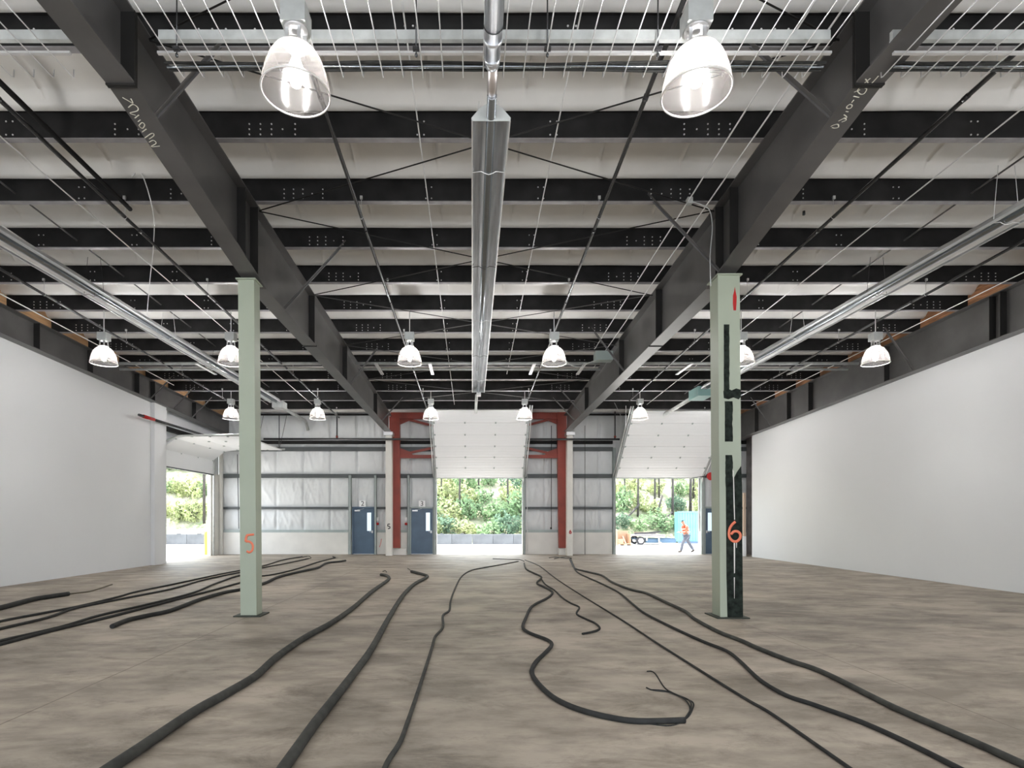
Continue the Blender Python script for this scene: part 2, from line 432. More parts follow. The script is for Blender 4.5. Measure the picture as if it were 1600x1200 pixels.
for nm, ds, z0, z1, gaps, m in gl:
    for k, (a, b) in enumerate(spans(gaps)):
        if b-a < .05: continue
        mb = MB(); mb.box(a, b, D-.03, D-.018, z0, z1).box(a, b, D-.03, D+.12, z0, z0+.012).box(a, b, D-.03, D+.12, z1-.012, z1)
        px = round(CX + (a+b)/2*34.8)
        where = 'left of the left blue door' if px < 500 else 'between the two blue doors' if px < 630 else 'beside the centre doorway on its left' if px < 690 else 'between the two big doorways' if px < 960 else 'right of the right doorway'
        if nm in ('middle','upper','top'):
            where = 'left of the centre doorway' if px < 690 else 'between the two big doorways' if px < 960 else 'right of the right doorway'
        mb.build('wall_girt', m, label=f'{nm} horizontal steel girt on the far wall, {where}', cat='girt', group='girts on the far wall')
# eave strut
MB().box(XW0, XW1-.4, D-.12, D+.02, ztop(D)+.22, ztop(D)+.28).build('eave_strut', M_purlin, label='dark eave strut along the top of the far wall', cat='beam')

# ------------------------------------------------------------------ purlins
RX = [-10.93, -3.62, 4.09, 11.62]          # lines of the four frames
rodlines = [-8.0, -7.35, -6.27, -.70, 1.10, 3.39, 6.8, 8.0, 10.8]
bolt_me = None
def purlin(n):
    Y = PY(n); zb = ztop(Y); x0, x1 = -10.98, 11.68
    vis = 0 <= n <= 12
    lab = f'dark roof purlin crossing the hall, {ORD[n]} in line from the near end' if vis else None
    if not vis: return
    t = thing('roof_purlin', ((x0+x1)/2, Y, zb), lab, 'purlin', 'roof purlins')
    MB().box(x0, x1, Y, Y+.012, zb+.012, zb+PD).box(x0, x1, Y-.075, Y, zb+PD-.012, zb+PD).build('web', M_purlin, t)
    MB().box(x0, x1, Y, Y+.085, zb, zb+.012).box(x0, x1, Y+.076, Y+.085, zb+.012, zb+.035).build('bottom_flange', M_flange, t)
    global bolt_me
    if n > 10: return
    def bolt(x, z):
        global bolt_me
        if bolt_me is None:
            q = MB().tube([(0,-.007,0),(0,.001,0)], .0115, 6).build('bolt', M_bright, t); bolt_me = q.data
            bolt_me.transform(Matrix.Translation(wloc(t)))
        else:
            q = bpy.data.objects.new('bolt', bolt_me); C.objects.link(q); q.parent = t
        q.location = Vector((x, Y, z)) - wloc(t)
    for rx in RX:
        for sd in (-1, 1):
            if rx == RX[0] and sd < 0 or rx == RX[3] and sd > 0: continue
            for k, q in enumerate((.60,.75,.90,1.05,1.22)):
                for r in range(3):
                    if k == 3 and r != 1: continue
                    bolt(rx + sd*q, zb + .055 + r*.07)
    for rx in (-8.0, -6.27, -.70, 1.10, 6.8):
        if n > 8: break
        for dx in (-.045, .045): bolt(rx+dx, zb+.23); bolt(rx+dx, zb+.05)
for n in range(0, 13): purlin(n)
# purlins behind the camera plane carry the roof there
for n in range(-9, 0):
    Y = PY(n); zb = ztop(Y)
    MB().box(-10.98, 11.68, Y, Y+.012, zb, zb+PD).box(-10.98, 11.68, Y, Y+.085, zb, zb+.012).build('roof_purlin', M_purlin,
        label='dark roof purlin overhead behind the viewer', cat='purlin', group='roof purlins behind the viewer')

# ------------------------------------------------------------------ main frames
def zbot_mid(Y):
    if Y >= 9.4: return CZ + 3.90 - .009*(Y-9.4)
    if Y >= 5.75: return CZ + 3.90 + .165*(9.4-Y)
    return CZ + 4.50
def frame(rx, zbot, w_, name_lab, stiff, y_end, mstl, yst=YR):
    t = thing('roof_beam', (rx, 9, zbot(9)), name_lab, 'beam', 'main roof beams')
    ys = sorted(set([yst, 0, 3, 5.749, 5.75, 7, 8, 9, 9.4, 12, 16, 20, y_end]))
    web, bf, tf = MB(), MB(), MB()
    for a, b in zip(ys, ys[1:]):
        if b > y_end: break
        za, zb_ = zbot(a), zbot(b)
        if b-a < .01: continue
        ta, tb = ztop(a), ztop(b)
        web.hexa([(rx-.006,a,za),(rx+.006,a,za),(rx+.006,b,zb_),(rx-.006,b,zb_),(rx-.006,a,ta),(rx+.006,a,ta),(rx+.006,b,tb),(rx-.006,b,tb)])
        h = .018
        bf.hexa([(rx-w_,a,za-h),(rx+w_,a,za-h),(rx+w_,b,zb_-h),(rx-w_,b,zb_-h),(rx-w_,a,za),(rx+w_,a,za),(rx+w_,b,zb_),(rx-w_,b,zb_)])
        tf.hexa([(rx-w_,a,ta-h),(rx+w_,a,ta-h),(rx+w_,b,tb-h),(rx-w_,b,tb-h),(rx-w_,a,ta),(rx+w_,a,ta),(rx+w_,b,tb),(rx-w_,b,tb)])
    web.build('web', mstl, t); bf.build('bottom_flange', mstl, t); tf.build('top_flange', mstl, t)
    for y in stiff:
        MB().box(rx-w_+.01, rx-.006, y, y+.012, zbot(y), ztop(y)-.02).box(rx+.006, rx+w_-.01, y, y+.012, zbot(y), ztop(y)-.02).build('stiffener', M_steel_shade, t)
    return t
bl = frame(RX[1], zbot_mid, .145, 'dark steel roof beam carried by the left green column', [8.55, 9.05, 12.3, 15.5, 20.4], 24.0, M_steel)
br = frame(RX[2], zbot_mid, .145, 'dark steel roof beam carried by the right green column', [8.55, 9.05, 12.0, 15.0, 19.6], 24.0, M_steel)
for t, rx in ((bl, RX[1]), (br, RX[2])):      # bolted end plates with bolts at the splice
    for yy in (5.72, 5.75):
        MB().box(rx-.15, rx+.15, yy, yy+.022, zbot_mid(5.76)-.035, ztop(5.75)).build('end_plate', M_steel_shade, t)
    MB().hexa([(rx-.15,12.4,zbot_mid(12.4)-.03),(rx+.15,12.4,zbot_mid(12.4)-.03),(rx+.15,12.43,zbot_mid(12.4)-.03),(rx-.15,12.43,zbot_mid(12.4)-.03),
               (rx-.15,12.4,zbot_mid(12.4)),(rx+.15,12.4,zbot_mid(12.4)),(rx+.15,12.43,zbot_mid(12.4)),(rx-.15,12.43,zbot_mid(12.4))]).build('splice_plate', M_steel_shade, t)
frame(RX[0], lambda Y: CZ+4.80-SL*Y, .17, 'dark steel edge beam along the top of the left white wall', [10.5, 13.86, 15.8, 18.0, 18.9, 21.7], D, M_steel)
frame(RX[3], lambda Y: CZ+4.47-SL*Y, .16, 'dark steel edge beam along the top of the right white wall', [8.6, 12.1, 12.35, 15.5, 19.0, 20.3, 22.6], D, M_steel)

# chalk writing on the undersides of the two middle beams
def onflange(px, py):
    k = (CY-py)/F
    lo, hi = 5.0, 9.0
    for _ in range(40):
        m = (lo+hi)/2
        if CZ + k*m > zbot_mid(m)-.018: hi = m
        else: lo = m
    Y = (lo+hi)/2
    return Vector((X_(px, Y), Y, zbot_mid(Y)-.0195))
def strokes(parent, name, m, strks, conv, r, flat):
    mb = MB()
    for s_ in strks:
        mb.tube(spline([conv(*p) for p in s_], 4), r, 6, flat=flat)
    return mb.build(name, m, parent)
q4 = lambda x, y: (x/4, y/4+60)
strokes(bl, 'chalk_writing', M_chalk, [[q4(*p) for p in s_] for s_ in (
    [(765,368),(800,388),(830,404),(818,376)], [(802,432),(830,412),(860,430),(858,452),(812,466),(848,480)], [(842,498),(868,478)],
    [(862,520),(878,508)], [(868,545),(888,525),(904,540),(890,562),(870,548)], [(888,585),(915,566)],
    [(905,622),(950,592),(962,606),(932,628)], [(932,648),(958,636),(976,655),(944,676),(998,672)])], onflange, .006, (1,1,.2))
q10 = lambda x, y: (x/10+1280, y/10+60)
strokes(br, 'chalk_writing', M_chalk, [[q10(*p) for p in s_] for s_ in (
    [(925,585),(860,660),(795,722)], [(722,632),(755,680),(770,742)], [(800,622),(740,670),(690,710)],
    [(705,738),(640,765),(600,815),(640,868),(700,862),(742,795),(715,772)], [(640,800),(545,838)], [(535,902),(625,920)],
    [(542,958),(508,1002)], [(430,1062),(480,1028),(515,1048),(490,1088),(435,1092),(430,1062)], [(415,1138),(455,1146)],
    [(385,1190),(430,1230),(390,1260)], [(300,1290),(370,1255),(400,1240),(420,1275),(350,1305)], [(180,1375),(230,1350),(290,1340),(300,1385),(240,1400),(200,1390)])],
    onflange, .006, (1,1,.2))

# struts from the beams' bottom flanges up to the purlins
def brace(rx, sd, n, dx, zb_, lab, ztopoff=.12):
    Y = PY(n) - .02
    a = Vector((rx + sd*.13, Y, zb_)); b = Vector((rx + sd*(.13+dx), Y, ztop(Y)+ztopoff))
    mb = MB(); mb.bar(a, b, .05, .006); mb.bar(a+Vector((0,.025,0)), b+Vector((0,.025,0)), .006, .05)
    mb.build('flange_brace', M_steel, label=lab, cat='brace', group='struts between beams and purlins')
wh = lambda n: f'reaching the {ORD[n]} purlin from near'
for n, dx in ((0,.8),(3,1.14),(7,.8),(11,.8)):
    brace(RX[1], 1, n, dx, zbot_mid(PY(n))+.01, f'slanting strut on the left main beam, {wh(n)}')
for n, dx in ((0,1.0),(2,1.15),(6,.85),(10,.85),(11,.85)):
    brace(RX[2], -1, n, dx, zbot_mid(PY(n))+.01, f'slanting strut on the right main beam, {wh(n)}')
for n, dx in ((9,.75),(10,.75),(11,.75)):
    brace(RX[0], 1, n, dx, CZ+4.83-SL*PY(n), f'slanting angle strut at the left edge beam, {wh(n)}')
for n, dx in ((6,.75),(11,.75)):
    brace(RX[3], -1, n, dx, CZ+4.5-SL*PY(n), f'slanting angle strut at the right edge beam, {wh(n)}')

# ------------------------------------------------------------------ green columns
def green_column(x0, x1, yf, yb, ztp, lab, lean=-.04):
    cx = (x0+x1)/2
    t = thing('steel_column', (cx, (yf+yb)/2, 0), lab, 'column', 'green columns')
    def L_(x, z): return x + lean*z/5.4
    sh = MB()
    sh.hexa([(x0,yf,0.02),(x1,yf,0.02),(x1,yb,0.02),(x0,yb,0.02)] + [(L_(x0,5.4),yf,ztp),(L_(x1,5.4),yf,ztp),(L_(x1,5.4),yb,ztp),(L_(x0,5.4),yb,ztp)])
    sh.build('shaft', M_green, t)
    MB().box(L_(x0,5.4)-.03, L_(x1,5.4)+.03, yf-.03, yb+.05, ztp, ztp+.022).build('cap_plate', M_green, t)
    MB().box(x0-.09, x1+.09, yf-.07, yb+.09, 0, .02).build('base_plate', M_blackpaint, t)
    return t
c5 = green_column(-3.76, -3.50, 9.03, 9.27, CZ+3.88, 'pale green steel column with an orange 5')
YF6 = 8.87
c6 = green_column(3.965, 4.30, YF6, YF6+.33, CZ+3.88, 'pale green steel column with an orange 6 and dark paint')
# the right column is a wide-flange shape: a lighter corner strip runs up its left side
MB().hexa([(3.945,YF6-.012,.02),(4.02,YF6-.012,.02),(4.02,YF6,.02),(3.945,YF6,.02),(3.905,YF6-.012,CZ+3.88),(3.98,YF6-.012,CZ+3.88),(3.98,YF6,CZ+3.88),(3.905,YF6,CZ+3.88)]).build('flange_edge', M_green, c6)
f5 = lambda px, py: Vector((X_(px, 9.03), 9.026, Z_(py, 9.03)))
f6 = lambda px, py: Vector((X_(px, YF6), YF6-.014, Z_(py, YF6)))
strokes(c5, 'painted_number', M_orange, [[(397,835.2),(391,835.6),(385,836.4)],[(386,836.5),(384.6,841),(384.2,846.5)],[(384.2,846.5),(389,846),(393.5,849),(395.3,854),(394,860),(390,863),(385.5,861)]], f5, .020, (1,.1,1))
strokes(c6, 'painted_number', M_orange, [[(1148.5,815),(1143,820),(1139.3,827),(1138.5,835),(1140,841),(1145,845.5),(1151,845.5),(1155.5,841),(1156,835),(1152,830.5),(1146,830.5),(1141.5,835)]], f6, .024, (1,.12,1))
def patch(name, pts, m, off, parent=c6):
    mb = MB(); P = [Vector((X_(a, YF6), YF6-off, Z_(b, YF6))) for a, b in pts]
    n = len(P); Q = [p+Vector((0,off-.001,0)) for p in P]
    mb.add(P+Q, [list(range(n)), list(range(n,2*n))[::-1]] + [[i,(i+1)%n,n+(i+1)%n,n+i] for i in range(n)])
    return mb.build(name, m, parent)
def jag(x0, x1, y0, y1, j=1.0, step=7, jr=.3):
    L = []; y = y0
    while y < y1: L.append((x0 + random.uniform(-j, j)*.4, y)); y += step
    L.append((x0, y1)); R = [(x1 + random.uniform(-j, j), yy) for _, yy in L][::-1]
    return L + R
patch('dark_paint_stripe', jag(1131, 1139.5, 507, 616, .4), M_green_d, .003)
patch('dark_paint_stripe', jag(1132.5, 1144.5, 627, 690, .7), M_green_d, .003)
patch('dark_paint_band', [(1130,611),(1136,607),(1143,610),(1150,607),(1157,609),(1157.5,620),(1154,624),(1146,621),(1138,624),(1131,622)], M_green_d, .006)
patch('dark_paint_stripe', jag(1133.5, 1144.5, 711, 760, .9, 4), M_green_d, .003)
patch('dark_paint_stripe', [(1145,750),(1151,738),(1158,728)] + jag(1159.5, 1159.8, 760, 775, .1)[:2] + [(1160.3,900),(1161,964),(1136.5,964),(1135,900),(1134,760)], M_green_d, .0025)
patch('pale_drip', [(1145.2,735),(1146.4,735),(1147.6,780),(1148.3,812),(1147,812),(1146,780)], M_cream, .0035)
patch('pale_drip', [(1146.2,847),(1148.5,847),(1148.2,895),(1146.8,896)], M_cream, .0035)
patch('pale_drip', [(1146.6,902),(1148.0,902),(1147.6,935),(1147.1,935)], M_cream, .0035)
patch('pale_drip', [(1150,848),(1151.5,848),(1151,856),(1150.4,856)], M_cream, .0035)
patch('red_paint_mark', [(1148,448),(1149.2,455),(1151,464),(1150.6,475),(1150,485),(1146,485),(1145,474),(1145.2,462),(1147,455)], M_redb, .003)

# ------------------------------------------------------------------ cream columns and the red portal frame on the far wall
def wbox(px0, px1, py0, py1, y0, y1): return MB().box(X_(px0, D), X_(px1, D), y0, y1, Z_(py1, D), Z_(py0, D))
for a, b, lab in ((602.5, 612, 'cream wall column left of the red frame, below the left main beam'), (886.5, 895, 'cream wall column right of the red frame, below the right main beam')):
    t = thing('wall_column', (X_((a+b)/2, 24.3), 24.3, 0), lab, 'column')
    MB().box(X_(a, 24), X_(b, 24), 24.0, 24.5, 0, CZ+3.60).build('shaft', M_cream, t)
    MB().box(X_(a, 24)-.06, X_(b, 24)+.06, 23.85, 24.6, CZ+3.60, CZ+3.745).build('cap_plate', M_bright, t)
YRd = 24.55
def rx(px): return X_(px, YRd)
def rz(py): return Z_(py, YRd)
pf = thing('portal_frame', (rx(749), YRd, 0), 'red steel portal frame spanning the centre doorway', 'frame')
MB().hexa([(rx(613),24.4,rz(856)),(rx(625.5),24.4,rz(856)),(rx(625.5),24.7,rz(856)),(rx(613),24.7,rz(856)),
           (rx(609),24.4,rz(652)),(rx(625),24.4,rz(652)),(rx(625),24.7,rz(652)),(rx(609),24.7,rz(652))]).build('post', M_red, pf)
MB().hexa([(rx(873),24.4,rz(856)),(rx(888),24.4,rz(856)),(rx(888),24.7,rz(856)),(rx(873),24.7,rz(856)),
           (rx(870),24.4,rz(645)),(rx(884),24.4,rz(645)),(rx(884),24.7,rz(645)),(rx(870),24.7,rz(645))]).build('post', M_red, pf)
MB().box(rx(611), rx(884), 24.45, 24.6, rz(655), rz(645)).build('top_beam', M_red, pf)
MB().box(rx(624), rx(872), 24.45, 24.6, rz(716), rz(711)).build('lower_beam', M_red, pf)
for s_, x0 in ((1, 624.5), (-1, 871.5)):
    P = lambda d, y: (rx(x0 + s_*d), rz(y))
    MB().prism([P(0,655),P(22,655),P(14,658),P(0,664)], 'y', 24.5, 24.53).build('gusset', M_red, pf)
    MB().prism([P(0,712),P(0,700),P(16,706),P(22,712)], 'y', 24.5, 24.53).build('gusset', M_red, pf)
    MB().bar((rx(x0+s_*15), 24.52, rz(656)), (rx(749), 24.52, rz(684)), .06, .10).build('diagonal', M_red, pf)
    MB().bar((rx(x0+s_*15), 24.52, rz(708)), (rx(749), 24.52, rz(684)), .06, .10).build('diagonal', M_red, pf)
for a, b, lab in ((613.5, 637, 'left'), (871, 884.2, 'right')):
    MB().box(X_(a, D)+.0, X_(b, D), 24.52, 24.9, 0, rz(857)).build('plinth', M_conc, label=f'low pale concrete plinth under the {lab} red post', cat='plinth')
# number on the left cream column: a small black 5; red 6 on the right one
def wstroke(name, strks, m, r, ypl, lab):
    mb = MB()
    for s_ in strks: mb.tube(spline([Vector((X_(a, ypl), ypl, Z_(b, ypl))) for a, b in s_], 3), r, 6, flat=(1,.15,1))
    return mb.build(name, m, label=lab, cat='marking')
wstroke('painted_number', [[(609.5,819),(606.3,819),(606,822),(608.8,822.5),(609,825.5),(606,826)]], M_ink, .022, 23.99, 'black number 5 on the left cream wall column')
wstroke('painted_number', [[(891.5,828),(890,831),(890.2,833.5),(892.5,833),(892,830.5),(890.2,831)]], M_redb, .022, 23.99, 'small red number 6 on the right cream wall column')
wstroke('painted_number', [[(342.6,826),(344,824.5),(344,837)]], M_orange, .03, 24.90, 'orange paint mark on the post right of the left doorway')

wstroke('painted_number', [[(596,842),(595,848),(593,855)], ], mat('faded_pink', (.75,.35,.32), .8), .02, D-.025, 'faded pink scribble on the concrete between the two blue doors')
# jamb posts
def jamb(px0, px1, pytop, lab, y0=24.86, y1=25.0):
    mb = MB(); a, b = X_(px0, D), X_(px1, D)
    mb.box(a, b, y0, y0+.012, 0, Z_(pytop, D)).box(a, a+.012, y0, y1, 0, Z_(pytop, D)).box(b-.012, b, y0, y1, 0, Z_(pytop, D))
    mb.build('door_post', M_jamb, label=lab, cat='post', group='steel posts on the far wall')
jamb(545.5, 549.8, 743, 'grey steel post left of the left blue door'); jamb(585.5, 589, 743, 'grey steel post right of the left blue door')
jamb(637, 640.5, 743, 'grey steel post left of the middle blue door'); jamb(677.5, 682, 640, 'tall grey steel post left of the centre doorway')
jamb(816.5, 820.5, 640, 'tall grey steel post right of the centre doorway'); jamb(956.5, 961, 700, 'tall grey steel post left of the right doorway')
jamb(1094.5, 1099.5, 720, 'tall grey steel post right of the right doorway')
MB().box(XS+.004, XS+.03, 24.15, 24.75, 0, 3.55).box(XS+.02, XS+.14, 24.8, 24.95, 0, 6).build('door_post', M_cream, label='cream post in the corner right of the left doorway', cat='post')

# ------------------------------------------------------------------ personnel doors
def text_mesh(s_, size, name, m, parent, loc, depth=.002):
    cu = bpy.data.curves.new(name, 'FONT'); cu.body = s_; cu.size = size; cu.extrude = depth; cu.align_x = 'CENTER'; cu.align_y = 'CENTER'
    tmp = bpy.data.objects.new(name, cu); C.objects.link(tmp)
    bpy.context.view_layer.update()
    dg = bpy.context.evaluated_depsgraph_get()
    me = bpy.data.meshes.new_from_object(tmp.evaluated_get(dg)); bpy.data.objects.remove(tmp)
    me.materials.clear(); me.materials.append(m)
    o = bpy.data.objects.new(name, me); C.objects.link(o); o.parent = parent
    o.location = Vector(loc) - wloc(parent); o.rotation_euler = (math.pi/2, 0, 0); return o
def man_door(n, op, hinge_left=True, plate=None):
    x0, x1, _, zt = op
    t = thing(f'door_{n}', ((x0+x1)/2, D, 0), kind='structure')
    MB().box(x0+.03, x1-.03, D+.02, D+.065, .02, zt-.04).build('leaf', M_blue, t)
    fr = MB(); fr.box(x0-.03, x0+.03, D-.04, D+.16, 0, zt+.0).box(x1-.03, x1+.03, D-.04, D+.16, 0, zt+.0).box(x0-.03, x1+.03, D-.04, D+.16, zt-.04, zt+.03)
    fr.build('frame', M_jamb if n != 2 else M_blue, t)
    s_ = 1 if hinge_left else -1; hx = (x1 if hinge_left else x0)
    MB().box(hx - s_*.33, hx - s_*.15, D+.012, D+.02, Z_(829.5,D), Z_(801,D)).build('window_pane', M_pane_glow, t)
    hd = MB(); hd.tube([(hx-s_*.1, D+.02, Z_(831,D)), (hx-s_*.1, D-.04, Z_(831,D)), (hx-s_*.22, D-.04, Z_(831,D))], .011, 8); hd.box(hx-s_*.1-.03, hx-s_*.1+.03, D+.012, D+.02, Z_(833,D), Z_(829,D))
    hd.build('handle', M_bright, t)
    ox = x0 if hinge_left else x1
    cl = MB(); cl.box(min(ox+s_*.08, ox+s_*.32), max(ox+s_*.08, ox+s_*.32), D-.03, D+.02, Z_(799,D), Z_(796.8,D)); cl.tube([(ox+s_*.2, D-.02, Z_(796.8,D)), (ox+s_*.42, D-.1, Z_(795.6,D)), (ox+s_*.5, D-.02, Z_(794.5,D))], .008, 6)
    cl.build('door_closer', M_bright, t)
    MB().box(x0+.02, x1-.02, D-.05, D+.18, 0, .02).build('threshold', M_bright, t)
    return t
M_pane_glow = mat('door_glass_glow', (0.62,0.78,0.86), 0.15, 0, emis=(.75,.9,1), estr=.35)  # emission stands in for daylight coming through the door pane
man_door(2, D2); man_door(3, D3); man_door(4, D4, hinge_left=False)
for px, tx, lab in ((567, '2', 'white sign with a black two above the blue door left of the red post'), (659.5, '3', 'white sign with a black three above the blue door beside the centre doorway')):
    t = thing('door_sign', (X_(px, D), D-.02, Z_(792, D)), lab, 'sign')
    MB().box(X_(px-5, D), X_(px+5, D), D-.075, D-.065, Z_(792, D), Z_(782.5, D)).build('plate', M_plate, t)
    text_mesh(tx, .30, 'number', M_ink, t, (X_(px, D), D-.078, Z_(787.3, D)))
for px, lab in ((590, 'white electrical box right of the left blue door'), (635, 'white electrical box left of the middle blue door')):
    t = thing('switch_box', (X_(px, D), D-.05, Z_(814, D)), lab, 'box')
    MB().box(X_(px-2, D), X_(px+2, D), D-.08, D-.02, Z_(813.5, D), Z_(808.5, D)).build('cover', M_plate, t)
    MB().tube([(X_(px, D), D-.04, Z_(808.5, D)), (X_(px-.4, D), D-.04, Z_(796, D))], .012, 6).build('conduit', M_galv, t)
for px, lab in ((590, 'small red fire alarm device below the box right of the left blue door'), (635, 'small red fire alarm device below the box left of the middle blue door')):
    MB().lathe([(0,.06),(.06,.05),(.075,0),(.06,-.05),(0,-.06)], (X_(px, D), D-.07, Z_(818.5, D)), 12).build('alarm_call_point', M_redb, label=lab, cat='alarm')

# ------------------------------------------------------------------ overhead doors
def section_door(n, op, ytop, ztop_, nsec=6, hx=4):
    x0, x1, _, zt = op
    t = thing(f'door_{n}', ((x0+x1)/2, D, 0), kind='structure')
    A = Vector((0, D-.12, zt)); B = Vector((0, ytop, ztop_))
    d = (B-A)/nsec; nrm = Vector((0, -(B-A).z, (B-A).y)).normalized()      # faces the hall floor
    if nrm.z > 0: nrm = -nrm
    nrm = Vector((0, -abs(nrm.y), -abs(nrm.z)))
    for k in range(nsec):
        a = A + d*k + d.normalized()*.006; b = A + d*(k+1) - d.normalized()*.006
        mb = MB(); q = nrm*.022
        mb.hexa([(x0,*(a-q)[1:]),(x1,*(a-q)[1:]),(x1,*(a+q)[1:]),(x0,*(a+q)[1:]),(x0,*(b-q)[1:]),(x1,*(b-q)[1:]),(x1,*(b+q)[1:]),(x0,*(b+q)[1:])])
        for f_ in (.25,.5,.75):                 # pressed ribs
            c = a + (b-a)*f_ + nrm*.022
            mb.bar((x0+.05, c.y, c.z), (x1-.05, c.y, c.z), .02, .006)
        mb.build('panel_section', M_white, t)
    for k in range(1, nsec):
        for j in range(hx):
            xx = x0 + .04 + (x1-x0-.08)*j/(hx-1)
            c = A + d*k + nrm*.035
            MB().bar(c-d.normalized()*.035+Vector((xx,0,0)), c+d.normalized()*.035+Vector((xx,0,0)), .06, .02, up=nrm).build('hinge', M_jamb, t)
    for xx in (x0-.05, x1+.05):
        a = A + Vector((xx,0,0)); b = B + Vector((xx,0,0)) + d*.35
        mb = MB(); mb.tube([(xx, D-.12, .0), (xx, D-.12, zt-.25), a+d*.12, b], .035, 4)
        mb.build('track', M_galv, t)
        s_ = -1 if xx < (x0+x1)/2 else 1
        mb = MB(); mb.tube([a + d*0.1 + Vector((s_*.09,0,0)), b + Vector((s_*.09,0,0))], .028, 4); mb.build('track_angle', M_bright, t)
    mb = MB(); mb.tube([(x0-.1, D-.2, zt+.35), (x1+.1, D-.2, zt+.35)], .0125, 8); mb.build('torsion_shaft', M_galv, t)
    MB().box(x0, x1, D-.15, D-.09, zt-.03, zt+.01).build('bottom_seal', M_jamb, t)
    return t
section_door(5, OC, 22.2, Z_(640.5, 22.2)); section_door(6, OR_, 22.2, Z_(642, 22.2))
# left overhead door: bottom section upright, then curving onto level tracks
dl = thing('door_1', (XS, 22, 0), kind='structure')
prof = [(XS+.12, 3.5), (XS+.12, 4.12), (XS+.62, 4.50), (XS+1.2, 4.58), (XS+1.85, 4.58), (XS+2.5, 4.58), (XS+3.1, 4.56)]
for (xa, za), (xb, zb_) in zip(prof, prof[1:]):
    a = Vector((xa, 0, za)); b = Vector((xb, 0, zb_)); d = (b-a).normalized(); nn = Vector((d.z, 0, -d.x))*.022
    a = a + d*.006; b = b - d*.006
    P = [a-nn, a+nn, b+nn, b-nn]
    MB().prism([(p.x, p.z) for p in P], 'y', LO0+.05, LO1-.05).build('panel_section', M_white, dl)
for (xa, za) in prof[1:-1]:
    for yy in (LO0+.1, LO0+1.4, LO0+2.7, LO1-.12):
        MB().box(xa-.035, xa+.035, yy-.03, yy+.03, za-.05, za-.02).build('hinge', M_jamb, dl)
for yy in (LO0-.02, LO1+.02):
    mb = MB(); mb.tube([(XS+.12, yy, 0.0), (XS+.12, yy, 4.0), (XS+.3, yy, 4.36), (XS+.75, yy, 4.56), (XS+3.2, yy, 4.60)], .04, 4); mb.build('track', M_galv, dl)
MB().box(XS+.09, XS+.16, LO0+.05, LO1-.05, 3.46, 3.51).build('bottom_seal', M_girt, dl)
# hangers of the left door tracks
for xx, lab in ((-9.95, 'nearest the left wall'), (-9.35, 'in the middle'), (-8.35, 'at the inner end')):
    MB().bar((xx, 24.07, 4.62), (xx, 24.07, ztop(24)), .04, .006).bar((xx+.02, 24.07, 4.62), (xx+.32, 24.07, ztop(24)), .04, .006).build('track_hanger', M_girt,
        label=f'dark V-shaped hanger of the left overhead door track, {lab}', cat='hanger', group='hangers of the left door tracks')
# hangers of the right door's track
MB().bar((X_(960,22.9), 22.9, Z_(629,22.9)), (X_(979,22.5), 22.5, Z_(668,22.5)), .03, .005).bar((X_(978,22.6), 22.6, Z_(634,22.6)), (X_(978,22.6), 22.6, Z_(668,22.6)), .03, .005).build('track_hanger', M_bright,
    label='pale V-shaped hanger at the top left of the right overhead door', cat='hanger')

# ------------------------------------------------------------------ high-bay lamps
def make_lamp():
    t = thing('high_bay_lamp', (0, 0, 0))
    R = .287
    prof = [(.085,.39),(.13,.375),(.18,.335),(.22,.27),(.25,.19),(.272,.10),(R-.003,.02),(R,0)]
    MB().lathe(prof, (0,0,0), 96, ribs=1, ramp=.012).build('shade', M_shade, t)
    rim = MB(); rim.tube([(R*math.cos(a*math.pi/24), R*math.sin(a*math.pi/24), 0) for a in range(49)], .008, 6, caps=False); rim.build('rim', M_rim, t)
    MB().lathe([(.0,.42),(.05,.42),(.055,.36),(.0,.36)], (0,0,0), 20).build('lamp_holder', M_rim, t)
    MB().lathe([(.0,.05),(.04,.07),(.062,.14),(.062,.22),(.035,.30),(.025,.36),(.0,.37)], (0,0,0), 20).build('bulb', M_bulb, t)
    col = MB(); col.lathe([(.06,.39),(.10,.395),(.105,.41),(.06,.42)], (0,0,0), 24)
    for k in range(4):
        a = k*math.pi/2+.6; col.bar((.085*math.cos(a), .085*math.sin(a), .41), (.075*math.cos(a), .075*math.sin(a), .53), .03, .012)
    col.lathe([(0,.53),(.10,.53),(.10,.545),(0,.545)], (0,0,0), 24)
    col.build('collar', M_bright, t)
    MB().box(-.105, .105, -.10, .10, .545, .72).build('ballast_box', M_galv, t)
    MB().tube([(0,0,.72), (0,0,1.28)], .010, 8).build('hanging_rod', M_rod, t)
    return t
proto = make_lamp()
rows = [(4.8, [(-1.52,'large lamp near the top edge, on the left'), (1.93,'large lamp near the top edge, on the right'), (-8.7, None), (-5.7, None), (6.3, None), (9.5, None)]),
        (13.15, [(-8.7,'beside the left white wall'), (-5.7,'half behind the left green column'), (-1.48,'left of the middle heater'), (1.93,'right of the middle heater'), (6.35,'half hidden by the right green column'), (9.52,'beside the right white wall')]),
        (20.4, [(-8.84,'near the left overhead door'), (-5.67,'right of the left green column'), (-1.52,"at the centre door's top left"), (1.92,"at the centre door's top right"), (6.14,'at the right door top left'), (9.4, None)]),
        (-2.5, [(-8.7,None),(-5.7,None),(-1.5,None),(1.93,None),(6.3,None),(9.5,None)])]
first = True
